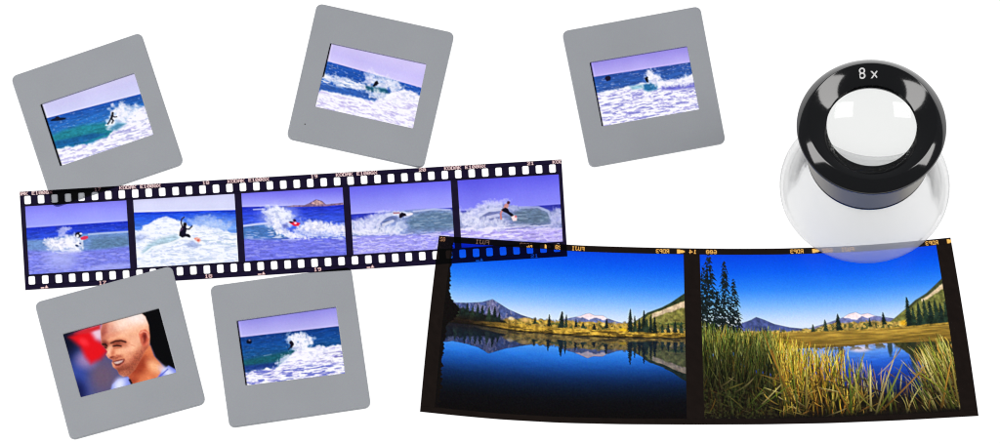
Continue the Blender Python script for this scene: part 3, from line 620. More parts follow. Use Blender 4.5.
def paint_reeds(w, h):
    x0, x1, y0, y1 = 702, 948, 250, 417
    X, Y = rect_fields(x0, x1, y0, y1, w, h)
    p = Pic(X, Y)
    c, A, sky = land(X, Y, 2)
    p.c = over(sky, c, A)
    for i, (x, t, b, hw) in enumerate([(705, 262, 336, 7), (711, 248, 336, 10), (727, 257, 336, 8), (736, 275, 336, 7), (719, 285, 336, 7)]):
        m = tree_mask(p, x, t, b, hw * 1.05, 60 + i) * sstep(.30, .42, fbm(X / 1.5, Y / 1.2, 641 + i, 3))
        p.mix(m, np.array((24, 34, 34)) * (.5 + 1.1 * fbm(X / 2, Y / 2, 651, 3))[..., None])
    # far meadow, its dark rim and the open water
    mead = p.ramp(Y, [(328, (176, 144, 66)), (338, (150, 122, 52)), (346, (120, 96, 44)), (352, (70, 62, 36))]) * (.65 + .7 * fbm(X / 16, Y / 1.4, 661, 4))[..., None]
    p.mix(sstep(329, 331, Y), mead)
    shore = np.interp(X, [700, 770, 830, 880, 920, 950], [350, 346, 346, 344, 345, 347])
    c2, A2, _ = land(X, np.clip(2 * 340 - Y, 300, 336), 2)
    wat = p.ramp(Y, [(344, (150, 170, 222)), (352, (92, 144, 228)), (362, (44, 100, 206)), (376, (26, 62, 148)), (390, (22, 36, 84)), (402, (20, 20, 30)), (417, (18, 14, 14))])
    wat = wat * (.88 + .24 * fbm(X / 10, Y / 2, 671, 3))[..., None]
    hillr = p.below([(880, 338), (900, 352), (915, 366), (930, 380), (955, 392)], 1.2, 1.2, 3)
    wat = over(wat, np.array((64, 66, 40)) * (.6 + .8 * fbm(X / 2, Y / 5, 681, 3))[..., None], (1 - hillr) * (X > 884))
    wat = over(wat, np.broadcast_to(np.array((232, 214, 226.)), wat.shape), p.blob(858, 349, 9, 3, 0, .6) * .8)
    wat = over(wat, np.broadcast_to(np.array((96, 84, 50.)), wat.shape), sstep(.52, .6, fbm(X / 5, Y / 2.4, 691, 3)) * (1 - sstep(345, 352, Y)) * .9)
    for i, (x, b, hw) in enumerate([(838.6, 362, 3), (909, 372, 4), (887, 357, 2.4)]):
        wat = over(wat, np.broadcast_to(np.array((44, 52, 38.)), wat.shape), p.blob(x, 346, hw, b - 346, 0, .3, .3, 2) * .8)
    p.mix(sstep(-.6, .6, Y - shore), wat)
    # dark ground under the reeds
    gnd = p.below([(700, 352), (730, 362), (765, 374), (800, 378), (835, 386), (860, 394), (890, 402), (915, 400), (930, 385), (955, 375)], 5, 6, 9, 3)
    p.mix(gnd, np.array((34, 27, 18)) * (.4 + 1.2 * fbm(X / 3, Y / 3, 701, 4))[..., None])
    # blades, far to near
    R = np.random.RandomState(12)
    sx = 2 * w / (x1 - x0); sy = 2 * h / (y1 - y0)
    buf = p.c
    PAL = np.array([(150, 160, 60), (176, 172, 74), (206, 186, 92), (196, 148, 62), (110, 130, 48), (224, 206, 132), (160, 120, 60), (86, 106, 44), (206, 168, 80), (132, 150, 70)], float)
    def blade(xb, yb, xt, yt, wd, col, bend, dark):
        n = max(4, int(abs(yb - yt) * sy))
        ya, yz = sorted((yb, yt))
        r0 = max(0, int((ya - y0) * sy)); r1 = min(buf.shape[0], int((yz - y0) * sy) + 1)
        if r1 - r0 < 2: return
        yy = y0 + (np.arange(r0, r1) + .5) / sy
        t = np.clip((yb - yy) / (yb - yt), 0, 1)
        xc = xb + (xt - xb) * t + bend * t * t - bend * t
        lean = abs((xt - xb) / (yt - yb))
        hw = wd * (1 - t) ** .4 * math.sqrt(1 + lean * lean) * sx + .25
        xi = (xc - x0) * sx
        c0 = max(0, int((xi - hw).min()) - 2); c1 = min(buf.shape[1], int((xi + hw).max()) + 3)
        if c1 - c0 < 1: return
        m = np.clip(hw[:, None] - np.abs(np.arange(c0, c1)[None] + .5 - xi[:, None]) + .5, 0, 1) * .93
        sh = (dark + (1 - dark) * np.clip(t * 1.5, 0, 1))[:, None, None]
        side = 1 + .22 * np.clip((np.arange(c0, c1)[None] - xi[:, None]) / (hw[:, None] + .3), -1, 1)[..., None]
        buf[r0:r1, c0:c1] = buf[r0:r1, c0:c1] * (1 - m[..., None]) + col * sh * side * m[..., None]
    def tip(x): return np.interp(x, [702, 720, 745, 770, 790, 810, 835, 860, 885, 905, 925, 948], [316, 320, 323, 322, 334, 340, 342, 354, 370, 376, 342, 336])
    todo = []
    for _ in range(4200):
        x = R.uniform(698, 952)
        if R.rand() > np.interp(x, [702, 770, 780, 800, 835, 850, 862, 912, 920, 950], [1, 1, 1, .50, .42, .26, .07, .07, .5, .62]): continue
        clump = .5 + .5 * math.sin(x * .83 + 1.3 * math.sin(x * .31))
        yt = tip(x) + R.exponential(19) + 8 * clump
        yb = min(yt + R.uniform(12, 44), 417)
        if yb - yt < 6: continue
        todo.append((yb, x, yt))
    for yb, x, yt in sorted(todo):
        if x < 775: B = np.interp(yb, [335, 362, 380, 416], [1.0, .8, .42, .34])
        else: B = np.interp(yb, [340, 380, 416], [1.05, 1.0, .75])
        ln = R.normal(.03 if x < 900 else -.2, .12)
        q = R.rand()
        col = (np.array((238., 220., 128.)) if q < .14 else np.array((46., 50., 24.)) if q < .40 else PAL[R.randint(len(PAL))] * R.uniform(.6, 1.35)) * B * 1.14
        if x < 770: col = col * np.array((.82, .92, .84))
        elif 774 < x < 845: col = col * np.array((1.18, 1.04, .78))
        blade(x, yb, x + (yb - yt) * ln * (1 + abs(R.normal(0, .6))), yt, R.uniform(.14, .46), col, R.normal(0, 4.5), R.uniform(.1, .45))
    for _ in range(240):       # bent and broken dry blades low down
        x = R.uniform(702, 950)
        if 862 < x < 912 and R.rand() < .6: continue
        yb = R.uniform(378, 416); col = PAL[R.choice([2, 3, 5, 6, 8])] * R.uniform(.35, .95)
        if x < 770: col = col * .62
        blade(x, yb, x + R.normal(0, 12), yb - R.uniform(4, 16), R.uniform(.3, .7), col, R.normal(0, 6), .5)
    for xb, yb, xt, yt, wd in [(862, 412, 866, 365, 1.0), (868, 414, 838, 372, .7), (866, 416, 898, 364, 1.0), (866, 416, 894, 350, .8), (872, 412, 922, 367, .9), (843, 414, 846, 356, 1.0), (838, 416, 861, 352, .9), (841, 413, 828, 378, .8), (852, 410, 849, 374, .8), (898, 350, 872, 376, .5),
                               (937, 414, 918, 346, 1.1), (941, 414, 926, 340, 1.1), (944, 412, 934, 342, 1.0), (935, 408, 915, 356, .9), (946, 410, 944, 344, 1.), (930, 412, 946, 362, .9), (941, 402, 912, 375, .8), (784, 402, 768, 328, .7), (787, 400, 762, 325, .6), (780, 404, 772, 334, .6), (790, 402, 766, 338, .6), (792, 410, 788, 350, .8), (800, 408, 806, 348, .8), (758, 402, 778, 382, .6), (752, 408, 790, 380, .5), (744, 404, 762, 384, .5)]:
        blade(xb, yb, xt, yt, wd, PAL[R.randint(6)] * R.uniform(.8, 1.08), R.normal(0, 4), .45)
    p.mix(sstep(411, 417, Y) * .8, (22, 18, 16))
    p.mix(sstep(.4, .75, fbm(X / 1.6, Y / 1.8, 711, 4)) * sstep(370, 392, Y) * sstep(782, 764, X) * .4, (92, 100, 50))
    return p.out(6, 721, .2, .4, 4, .2)

# ---------- 5 x 7 dot lettering printed on the film edges
FONT = {'K': '10001 10010 10100 11000 10100 10010 10001', 'O': '01110 10001 10001 10001 10001 10001 01110', 'D': '11110 10001 10001 10001 10001 10001 11110',
        'A': '01110 10001 10001 11111 10001 10001 10001', 'E': '11111 10000 10000 11110 10000 10000 11111', '1': '00100 01100 00100 00100 00100 00100 01110',
        '0': '01110 10001 10011 10101 11001 10001 01110', 'G': '01110 10001 10000 10111 10001 10001 01110', 'X': '10001 10001 01010 00100 01010 10001 10001',
        '2': '01110 10001 00001 00110 01000 10000 11111', '6': '01110 10000 10000 11110 10001 10001 01110', '7': '11111 00001 00010 00100 00100 01000 01000',
        '8': '01110 10001 10001 01110 10001 10001 01110', '9': '01110 10001 10001 01111 00001 00001 01110', 'F': '11111 10000 10000 11110 10000 10000 10000',
        'U': '10001 10001 10001 10001 10001 10001 01110', 'J': '00111 00010 00010 00010 00010 10010 01100', 'I': '01110 00100 00100 00100 00100 00100 01110',
        'R': '11110 10001 10001 11110 10100 10010 10001', 'P': '11110 10001 10001 11110 10000 10000 10000', '3': '11110 00001 00001 01110 00001 00001 11110',
        '4': '00010 00110 01010 10010 11111 00010 00010', '5': '11111 10000 11110 00001 00001 10001 01110', ' ': '00000 00000 00000 00000 00000 00000 00000',
        '>': '11000 11110 11111 11111 11111 11110 11000', '^': '00000 00000 00100 00100 01110 01110 11111', '-': '00000 00000 00000 00000 00000 11111 11111'}
def print_text(mask, xs, ys, text, x, y, width, height, mirror=False):
    """adds dots to mask; xs, ys are the pixel coordinates of the grid's columns and rows"""
    n = len(text) * 6 - 1
    dx = width / n; dy = height / 7
    for i, ch in enumerate(text):
        for r, row in enumerate(FONT[ch].split()):
            for q, on in enumerate(row):
                if on == '1':
                    k = i * 6 + q
                    if mirror: k = n - 1 - k
                    cx = x + (k + .5) * dx; cy = y + (r + .5) * dy
                    a = np.clip(1.35 - np.abs(xs - cx) / (dx * .55), 0, 1); b = np.clip(1.35 - np.abs(ys - cy) / (dy * .55), 0, 1)
                    mask += (b[:, None] * a[None, :]).clip(0, 1)

# ------------------------------------------------------------------ surfaces of the two films
def bilin(c, s, t):
    c = np.asarray(c, float)
    return [(1 - s) * (1 - t) * c[0][k] + s * (1 - t) * c[1][k] + s * t * c[2][k] + (1 - s) * t * c[3][k] for k in (0, 1)]
def seg_dist(x, y, a, b):
    ex, ey = b[0] - a[0], b[1] - a[1]
    q = np.clip(((x - a[0]) * ex + (y - a[1]) * ey) / (ex * ex + ey * ey), 0, 1)
    return np.hypot(x - a[0] - q * ex, y - a[1] - q * ey)
def plateau(d, r0, w): return np.exp(-(np.maximum(0, d - r0) / w) ** 2)
STRIP_C = [(19.6, 191.8), (561.4, 159.4), (567.4, 256.4), (25.4, 290.2)]
def strip_xyz(s, t):
    """the 35 mm strip: flat on the table, riding up over two slide mounts"""
    x, y = bilin(STRIP_C, s, t)
    z = 0.00012 + 0.00125 * plateau(seg_dist(x, y, (52, 200), (150, 178)), 14, 34) + 0.00125 * plateau(seg_dist(x, y, (240, 280), (356, 272)), 8, 32)
    return P(x, y, np.minimum(z, 0.0014))
TOPE = np.array([(439, 235.6), (476, 238.3), (514, 241), (556, 243.4), (569, 245), (600, 246.2), (640, 247.4), (690, 248.4), (730, 248.8), (780, 248.6), (825, 247.2), (870, 244.9), (925, 240.2), (950.5, 237.6)])
BOTE = np.array([(420, 411.8), (460, 416), (500, 419.6), (560, 423), (620, 424.4), (690, 424.8), (760, 424.6), (828, 423.4), (900, 420.5), (978.5, 416)])
def edge_at(E, s):
    x = E[0, 0] + s * (E[-1, 0] - E[0, 0])
    # smooth curve through the points
    y = np.interp(x, E[:, 0], E[:, 1]); y2 = np.interp(x - 14, E[:, 0], E[:, 1]); y3 = np.interp(x + 14, E[:, 0], E[:, 1])
    inside = (x > E[0, 0] + 14) & (x < E[-1, 0] - 14)
    return x, np.where(inside, (y * 2 + y2 + y3) / 4, y)
def roll_xyz(s, t):
    xa, ya = edge_at(TOPE, s); xb, yb = edge_at(BOTE, s)
    x = xa + (xb - xa) * t; y = ya + (yb - ya) * t
    x = x + 1.6 * np.sin(math.pi * t) * (1 - 2 * s) * -0.6
    z = 0.00016 + 0.00035 * plateau(seg_dist(x, y, (440, 262), (570, 250)), 22, 40) + 0.0009 * sstep(0.35, 1, t) * (sstep(.25, 0, s) + sstep(.8, 1, s)) 
    return P(x, y, z)
def patch(fn, s0, s1, t0, t1, ns, nt):
    S, T = np.meshgrid(np.linspace(s0, s1, ns), np.linspace(t0, t1, nt))
    return fn(S, T)

class Sheet:
    """collects patches of one film base into one mesh"""
    def __init__(self): self.v, self.q, self.n = [], [], 0
    def grid(self, xyz):
        h, w = xyz.shape[:2]
        self.v.append(xyz.reshape(-1, 3)); self.q.append(grid_quads(h, w) + self.n); self.n += h * w
    def quadlist(self, xyz, quads):
        self.v.append(xyz); self.q.append(np.asarray(quads) + self.n); self.n += len(xyz)
    def mesh(self, name, rgb):
        v = np.concatenate(self.v)
        g = 0.85 + 0.3 * fbm(v[:, 0] * 900, v[:, 1] * 900, 801, 3)
        return raw_mesh(name, v, np.concatenate(self.q), np.asarray(rgb)[None] * g[:, None], smooth=False)
def perf_cell(sheet, s0, s1, t0, t1, cs, ct, hw, hh, rs, rt):
    """a cell of film with one rounded perforation punched out"""
    pts = []; quads = []
    corners = [(1, 1), (-1, 1), (-1, -1), (1, -1)]
    ring = []
    for ci, (sx, sy) in enumerate(corners):
        a0 = ci * 90
        idx = []
        for j in range(5):
            a = math.radians(a0 + j * 22.5)
            idx.append(len(pts)); pts.append((cs + sx * (hw - rs) + rs * math.cos(a), ct + sy * (hh - rt) + rt * math.sin(a)))
        so = s1 if sx > 0 else s0; to = t1 if sy > 0 else t0
        oc = len(pts); pts.append((so, to))
        if ci % 2 == 0: A = (so, pts[idx[0]][1]); B = (pts[idx[4]][0], to)
        else: A = (pts[idx[0]][0], to); B = (so, pts[idx[4]][1])
        oa = len(pts); pts.append(A); ob = len(pts); pts.append(B)
        quads += [(idx[0], oa, oc, idx[1])]
        for j in (1, 2):
            k = len(pts); pts.append((so, to))           # keeps quads: a twin of the corner
            quads.append((idx[j], oc, k, idx[j + 1]))
        quads.append((idx[3], oc, ob, idx[4]))
        ring.append((idx, oa, ob))
    for ci in range(4):
        (i0, a0, b0), (i1, a1, b1) = ring[ci], ring[(ci + 1) % 4]
        quads.append((i0[4], b0, a1, i1[0]))
    p = np.array(pts)
    sheet.quadlist(strip_xyz(p[:, 0], p[:, 1]), quads)

# ------------------------------------------------------------------ 35 mm film strip
T_E1, T_P1, T_F0, T_F1, T_P2, T_E2 = .040, .136, .151, .845, .858, .954
strip = empty('film_strip', P(293, 225, 0.0))
tag(strip, 'long 35 mm slide film strip of five surf pictures with white sprocket holes', 'film strip')
sh = Sheet()
HOLE0, HOLEP = .0138, .02484
for row, (t0, t1, ct) in enumerate(((T_E1, T_P1, .0875), (T_P2, T_E2, .905))):
    for i in range(40):
        c = HOLE0 + HOLEP * i - (0.0009 if row else 0)
        perf_cell(sh, c - HOLEP / 2, c + HOLEP / 2, t0, t1, c, ct, .0060, .0435, .0026, .0145)
    a = HOLE0 - HOLEP / 2 - (0.0009 if row else 0)
    if a > 0: sh.grid(patch(strip_xyz, 0, a, t0, t1, 2, 4))
    sh.grid(patch(strip_xyz, a + HOLEP * 40, 1, t0, t1, 2, 4))
sh.grid(patch(strip_xyz, 0, 1, T_P1, T_F0, 161, 2)); sh.grid(patch(strip_xyz, 0, 1, T_F1, T_P2, 161, 2))
FR = [(.0085 + .1995 * i, .0085 + .1995 * i + .1868) for i in range(5)]
gaps = [(0, FR[0][0])] + [(FR[i][1], FR[i + 1][0]) for i in range(4)] + [(FR[4][1], 1)]
for a, b in gaps: sh.grid(patch(strip_xyz, a, b, T_F0, T_F1, 5, 24))
BLK35 = lin((24, 17, 44))
fb = link('film_base', sh.mesh('film_base', np.sqrt(BLK35)), M_BASE, strip)
md = fb.modifiers.new('thickness', 'SOLIDIFY'); md.thickness = 0.00013; md.offset = 0
SNAMES = ['frame1', 'frame2', 'frame3', 'frame4', 'frame5']
SLAB = ['surfer with a red board half hidden in white foam', 'surfer in a dark wetsuit with one arm raised on a white wave', 'surfer in red ahead of a tall plume of spray with a rocky headland',
        'surfer lying low along the lip of a grey barrel', 'surfer in black shorts dropping off a grey curling wave']
for i, (a, b) in enumerate(FR):
    w, h = 156, 104
    q = [bilin(STRIP_C, s, t) for s, t in ((a, T_F0), (b, T_F0), (b, T_F1), (a, T_F1))]
    sp = SURF[SNAMES[i]]
    X, Y = fields(q, w, h, sp['org'], sp['sc'])
    rgb = paint_surf(X, Y, sp, 20 + 37 * i)
    o = link('picture', raw_mesh('picture', patch(strip_xyz, a, b, T_F0, T_F1, w, h), grid_quads(h, w), rgb), M_PIC, strip)
    o['label'] = SLAB[i]
def edge_band(fn, t0, t1, cw, rows, xs, ys, mask, base, ink, halo, parent):
    m = np.clip(mask, 0, 1)
    bl = m.copy()
    for sft in ((0, 1), (0, -1), (1, 0), (-1, 0)): bl = np.maximum(bl, np.roll(m, sft, (0, 1)) * .45)
    n = (0.85 + 0.3 * fbm(xs[None] / 3 + ys[:, None] * 0, ys[:, None] / 3 + xs[None] * 0, 811, 3))[..., None]
    rgb = np.asarray(base) * n * (1 - bl[..., None]) + np.asarray(halo) * bl[..., None]
    rgb = rgb * (1 - m[..., None]) + np.asarray(ink) * m[..., None]
    return link('edge_print', raw_mesh('edge_print', patch(fn, 0, 1, t0, t1, cw, rows), grid_quads(rows, cw), rgb), M_PIC, parent)
CW = 1640
xs = np.linspace(19.6, 561.4, CW); ys = np.linspace(0, 98 * T_E1, 15)
mk = np.zeros((15, CW))
for k in range(6): print_text(mk, xs, ys, 'KODAK E100GX', 11 + 108.3 * k, .35, 41, 3.5)
for k, t in enumerate(('17', '18', '19', '20', '21')): print_text(mk, xs, ys, t, 94 + 108.3 * k, .3, 6.6, 3.5)
e1 = edge_band(strip_xyz, 0, T_E1, CW, 15, xs, ys, mk, BLK35, lin((255, 238, 234)), lin((206, 132, 140)), strip)
e1['label'] = 'film maker and stock name and frame numbers along the upper edge'
xs = np.linspace(25.4, 567.4, CW); ys = np.linspace(0, 98 * (1 - T_E2), 17)
mk = np.zeros((17, CW))
for x, t in ((41, '-^'), (99, '17'), (151, '-^'), (205, '18'), (258, '-^'), (314, '19'), (367, '-^'), (476, '-^'), (531, '21')):
    print_text(mk, xs, ys, t, x, .1, 7.2, 3.6)
e2 = edge_band(strip_xyz, T_E2, 1, CW, 17, xs, ys, mk, BLK35, lin((255, 232, 226)), lin((206, 112, 116)), strip)
e2['label'] = 'frame numbers and arrow marks along the lower edge'

# ------------------------------------------------------------------ medium format film with two lake pictures
roll = empty('roll_film', P(695, 336, 0.0))
tag(roll, 'wide medium format film with two mountain lake pictures under the clear loupe', 'film sheet')
RT0, RT1 = .0345, .967
RF = [(.0255, .478), (.5095, .970)]
sh = Sheet()
sh.grid(patch(roll_xyz, 0, 1, RT1, 1, 121, 3))
for a, b in ((0, RF[0][0]), (RF[0][1], RF[1][0]), (RF[1][1], 1)): sh.grid(patch(roll_xyz, a, b, RT0, RT1, 5, 41))
BLK120 = lin((25, 18, 15))
rb = link('film_base', sh.mesh('film_base', np.sqrt(BLK120)), M_BASE, roll)
md = rb.modifiers.new('thickness', 'SOLIDIFY'); md.thickness = 0.00013; md.offset = 0
w, h = 380, 260
o = link('picture', raw_mesh('picture', patch(roll_xyz, *RF[0], RT0, RT1, w, h), grid_quads(h, w), paint_lake(w, h)), M_PIC, roll)
o['label'] = 'still lake mirroring a mesa and a snowy peak under deep blue sky'
o = link('picture', raw_mesh('picture', patch(roll_xyz, *RF[1], RT0, RT1, w, h), grid_quads(h, w), paint_reeds(w, h)), M_PIC, roll)
o['label'] = 'yellow green reeds in front of the lake with tall dark spruces'
xs = np.linspace(439, 950.5, CW); ys = np.linspace(0, 6.1, 22)
mk = np.zeros((22, CW))
for t, x, wd, mir in (('02', 440.6, 5, True), ('FUJI', 476, 13.5, True), ('RDP3', 520, 12.5, True), ('>', 545, 6, False), ('28', 555.5, 6.5, True), ('FUJI', 572, 12.5, True),
                 ('RDP3', 656, 13, True), ('>', 677, 7.5, False), ('14', 689, 7.5, True), ('600', 706, 10.5, True), ('RDP3', 790, 13, True), ('>', 812, 7, False), ('602', 822, 10, True),
                 ('FUJI', 841, 12.5, True), ('RDP3', 925, 12.5, True), ('>', 946.5, 6, False)):
    print_text(mk, xs, ys, t, x, 1.4, wd, 3.9, mir)
e3 = edge_band(roll_xyz, 0, RT0, CW, 22, xs, ys, mk, BLK120, lin((255, 206, 110)), lin((196, 110, 26)), roll)
e3['label'] = 'mirror written orange film maker and stock name along the edge'

# ------------------------------------------------------------------ slide mounts
TH = 0.0011
def outline(c, rad, nseg=5):
    """rounded outline round four world xy corners"""
    c = np.asarray(c, float); pts = []
    for i in range(4):
        a, b, d = c[i - 1], c[i], c[(i + 1) % 4]
        e1 = (a - b) / np.linalg.norm(a - b); e2 = (d - b) / np.linalg.norm(d - b)
        p0 = b + e1 * rad; p2 = b + e2 * rad; cen = b + (e1 + e2) * rad
        for j in range(nseg + 1):
            t = j / nseg * math.pi / 2
            pts.append(cen - e2 * rad * math.cos(t) - e1 * rad * math.sin(t))
    return np.array(pts)
def grow(c, d):
    c = np.asarray(c, float); m = c.mean(0)
    out = []
    for i in range(4):
        a, b, e = c[i - 1], c[i], c[(i + 1) % 4]
        e1 = (b - a) / np.linalg.norm(b - a); e2 = (b - e) / np.linalg.norm(b - e)
        out.append(b + (e1 + e2) * d)
    return np.array(out)
def make_slide(name_lab, corners, window, rgb_fn, tilt=None, seed=0):
    z_of = (lambda x, y: 0.00005) if tilt is None else tilt
    zc = np.array([z_of(*p) for p in corners]); zw = np.array([z_of(*p) for p in window])
    C = np.array([P(p[0], p[1], z + TH) for p, z in zip(corners, zc)])
    Wn = np.array([P(p[0], p[1], z + TH) for p, z in zip(window, zw)])
    # the plane of the mount's underside through its corners
    M = np.c_[C[:, 0], C[:, 1], np.ones(4)]
    pl = np.linalg.lstsq(M, C[:, 2] - TH, rcond=None)[0]
    zb = lambda q: q[:, 0] * pl[0] + q[:, 1] * pl[1] + pl[2]
    rings = []
    def ring(c2, rad, dz):
        o = outline(c2, rad); rings.append(np.c_[o, zb(o) + dz])
    C2, W2 = C[:, :2], Wn[:, :2]
    ring(grow(C2, -.00018), .0021, 0.0); ring(C2, .0022, .00018); ring(C2, .0022, TH - .00018); ring(grow(C2, -.00012), .0021, TH - .00005); ring(grow(C2, -.00048), .0019, TH)
    ring(grow(W2, .00036), .0006, TH); ring(grow(W2, .00012), .0004, TH - .00008); ring(W2, .0003, TH - .0002); ring(W2, .0003, TH * .30); ring(grow(W2, .0004), .0005, 0.0)
    n = len(rings[0]); k = len(rings)
    V = np.concatenate(rings)
    Q = [(r * n + i, r * n + (i + 1) % n, ((r + 1) % k) * n + (i + 1) % n, ((r + 1) % k) * n + i) for r in range(k) for i in range(n)]
    cen = C.mean(0); cen[2] = float(zb(cen[None, :2])[0])
    root = empty('photo_slide', cen)
    tag(root, name_lab, 'photo slide', 'grey photo slides lying on the light table')
    me = raw_mesh('mount', V, Q, smooth=False)
    bm = bmesh.new(); bm.from_mesh(me); bmesh.ops.recalc_face_normals(bm, faces=bm.faces); bm.to_mesh(me); bm.free()
    link('mount', me, M_MOUNT, root)
    # the film chip sits half way down the window
    w, h = 150, 102
    G = grow(W2, .0004)
    U, Vv = np.meshgrid(np.linspace(0, 1, w), np.linspace(0, 1, h))
    gx = bilin(G, U, Vv)
    xy = np.stack(gx, -1).reshape(-1, 2)
    xyz = np.c_[xy, zb(xy) + TH * .5]
    link('picture', raw_mesh('picture', xyz, grid_quads(h, w), rgb_fn(w, h)), M_PIC, root)
    return root, zb
def surf_fn(key, window, seed):
    sp = SURF[key]
    return lambda w, h: paint_surf(*fields(window, w, h, sp['org'], sp['sc']), sp, seed)
WIN = {'slide1': [(40.2, 104), (134.2, 72.6), (153.4, 134.1), (60.2, 165.8)], 'slide2': [(330.2, 42.6), (426.4, 63.4), (412.9, 128), (315.2, 106.2)],
       'slide3': [(589.5, 61.9), (687.1, 45.7), (699.3, 109), (601.9, 125.9)], 'slide5': [(236.5, 320.7), (336, 306.7), (345.1, 373.1), (245.6, 385.3)],
       'slide4': [(62.9, 333.9), (158.9, 308.1), (176.3, 372.2), (80.8, 397.1)]}
make_slide('grey slide mount with its lower corner tucked under the 35 mm film strip', [(10.7, 76.4), (141, 32), (184, 163), (53.5, 207)], WIN['slide1'], surf_fn('slide1', WIN['slide1'], 210))
r2, zb2 = make_slide('grey slide mount with a tiny dark dot beside its surfer picture', [(317.2, 2.7), (454.6, 32.6), (423.5, 167.4), (286.5, 137.4)], WIN['slide2'], surf_fn('slide2', WIN['slide2'], 250))
make_slide('grey slide mount lying clear of both films with a violet sky picture', [(561.9, 31), (700, 5.6), (725.7, 142), (589.5, 166.7)], WIN['slide3'], surf_fn('slide3', WIN['slide3'], 290))
make_slide('grey slide mount with a portrait of a smiling bald man, lying over the strip', [(34.5, 302.6), (171.7, 265.4), (206, 402.6), (70.4, 439.8)], WIN['slide4'],
           lambda w, h: paint_portrait(*fields(WIN['slide4'], w, h, (60, 300), 4.43)), tilt=lambda x, y: 0.00005 + 0.00075 * np.clip((440 - y) / 175, 0, 1))
make_slide('grey slide mount whose upper edge meets the film strip, surfer under an arching white splash', [(210, 286), (351, 266.5), (371, 406.6), (229.5, 427.3)], WIN['slide5'], surf_fn('slide5', WIN['slide5'], 330))
bm = bmesh.new(); bmesh.ops.create_cone(bm, segments=12, radius1=.00028, radius2=.0002, depth=.0001, cap_ends=True)
pt = P(305, 124, TH + .0001)
bmesh.ops.translate(bm, verts=bm.verts, vec=Vector(pt)); me = bpy.data.meshes.new('dot_mark'); bm.to_mesh(me); bm.free()
link('dot_mark', me, M_MARK, r2)

# ------------------------------------------------------------------ loupe
LC = P(864.5, 187.5, 0.0004)
loupe = empty('loupe', LC)
tag(loupe, 'round eight times magnifying loupe with glossy black ring and clear flared skirt', 'loupe')
MM = 0.001
def lathe(name, prof, mat, n=128, closed=False, smooth=True, auto=35):
    pr = np.asarray(prof, float) * MM
    a = np.arange(n) / n * 2 * math.pi
    V = np.stack([np.outer(pr[:, 0], np.cos(a)), np.outer(pr[:, 0], np.sin(a)), np.repeat(pr[:, 1:2], n, 1)], -1).reshape(-1, 3) + LC
    k = len(pr); m = k if closed else k - 1
    Q = [(r * n + i, r * n + (i + 1) % n, ((r + 1) % k) * n + (i + 1) % n, ((r + 1) % k) * n + i) for r in range(m) for i in range(n)]
    me = raw_mesh(name, V, Q)
    bm = bmesh.new(); bm.from_mesh(me)
    bmesh.ops.remove_doubles(bm, verts=bm.verts, dist=1e-7)
    bmesh.ops.recalc_face_normals(bm, faces=bm.faces)
    for e in bm.edges:
        if len(e.link_faces) == 2 and e.calc_face_angle(0) > math.radians(auto): e.smooth = False
    bm.to_mesh(me); bm.free()
    return link(name, me, mat, loupe)
def curve(pts, n=6):
    """Catmull-Rom through profile points"""
    p = np.asarray(pts, float); q = np.vstack([2 * p[0] - p[1], p, 2 * p[-1] - p[-2]]); out = []
    for i in range(1, len(q) - 2):
        for j in range(n):
            t = j / n
            out.append(.5 * ((2 * q[i]) + (-q[i - 1] + q[i + 1]) * t + (2 * q[i - 1] - 5 * q[i] + 4 * q[i + 1] - q[i + 2]) * t * t + (-q[i - 1] + 3 * q[i] - 3 * q[i + 1] + q[i + 2]) * t ** 3))
    out.append(q[-2]); return np.array(out)
so = curve([(29.6, 0.4), (29.6, 1.6), (28.9, 3.2), (27.2, 7.0), (24.6, 12.5), (22.2, 17.0), (20.2, 20.4), (20.2, 25)])
si = curve([(18.9, 25), (18.9, 20.0), (20.8, 16.4), (23.1, 12.0), (25.6, 6.6), (27.2, 3.2), (28.0, 1.4), (28.2, 0.4)])
lathe('skirt', np.vstack([[(29.3, 0)], so, si, [(28.4, 0)]]), M_SKIRT, closed=True)
ZT = 40.0
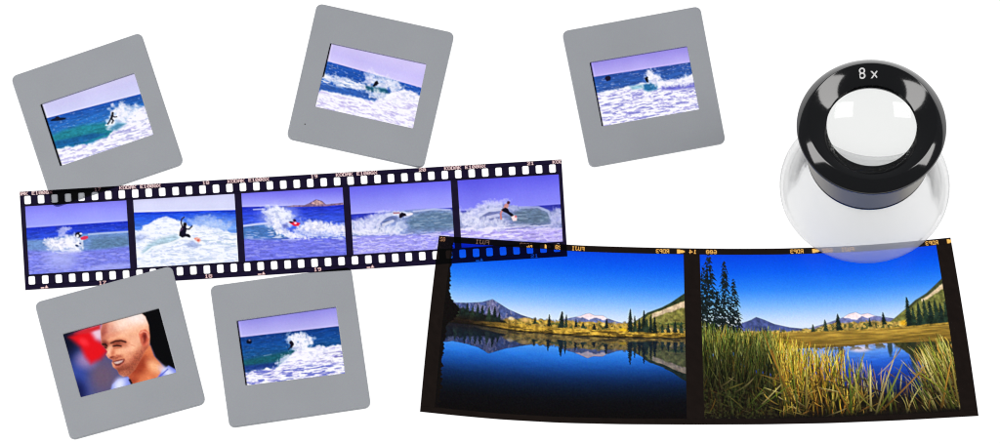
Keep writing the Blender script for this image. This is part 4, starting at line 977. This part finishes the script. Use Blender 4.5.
lathe('barrel', [(20.9, 20.6), (21.3, 21.0), (21.8, ZT - 4.62), (20.6, ZT - 4.62), (20.4, 20.6)], M_BARREL, closed=True)
lathe('barrel_rim', [(20.3, 19.9), (21.2, 19.9), (21.3, 20.2), (21.2, 20.55), (20.3, 20.55)], M_BLACK, closed=True)
lathe('ring', [(15.9, ZT - 7.5), (15.4, ZT - 2.8), (15.6, ZT - 2.4), (21.8, ZT - .15), (22.15, ZT), (22.5, ZT - .2), (25.4, ZT - 2.9), (25.65, ZT - 3.3), (25.55, ZT - 4.2), (25.1, ZT - 4.5), (21.4, ZT - 4.6), (21.0, ZT - 7.5)], M_BLACK, closed=True, auto=50)
# biconvex lens
def arc(r, sag, z, n=14, up=1):
    R = (r * r + sag * sag) / (2 * sag)
    x = np.linspace(0, r, n)
    return [(xx, z + up * (math.sqrt(R * R - xx * xx) - (R - sag))) for xx in x]
up = arc(16.2, 2.6, ZT - 4.6); dn = arc(16.2, 2.2, ZT - 6.6, up=-1)
lathe('lens', [(max(x, 1e-6), z) for x, z in up] + [(max(x, 1e-6), z) for x, z in dn[::-1]], M_LENS, auto=50)
# the engraved and painted 8 x
tc = bpy.data.curves.new('magnification_mark', 'FONT'); tc.body = '8x'; tc.size = 5.3 * MM; tc.align_x = 'CENTER'; tc.align_y = 'CENTER'
tc.extrude = 0.00004; tc.offset = 0.00001; tc.space_character = 1.6; tc.resolution_u = 8
to = bpy.data.objects.new('magnification_mark', tc); COL.objects.link(to)
bpy.context.view_layer.update()
tm = bpy.data.meshes.new_from_object(to.evaluated_get(bpy.context.evaluated_depsgraph_get()))
bpy.data.objects.remove(to)
slope = math.atan2(2.25, 6.2)
az = math.radians(3.0)
tm.transform(Matrix.Translation(Vector(LC) + Vector((math.sin(-az) * 0, 0, 0))) @ Matrix.Rotation(az, 4, 'Z') @ Matrix.Translation((0, 18.9 * MM, (ZT - 2.4 + 3.3 * math.tan(slope)) * MM + .00005)) @ Matrix.Rotation(slope, 4, 'X'))
link('magnification_mark', tm, M_WHITE, loupe)
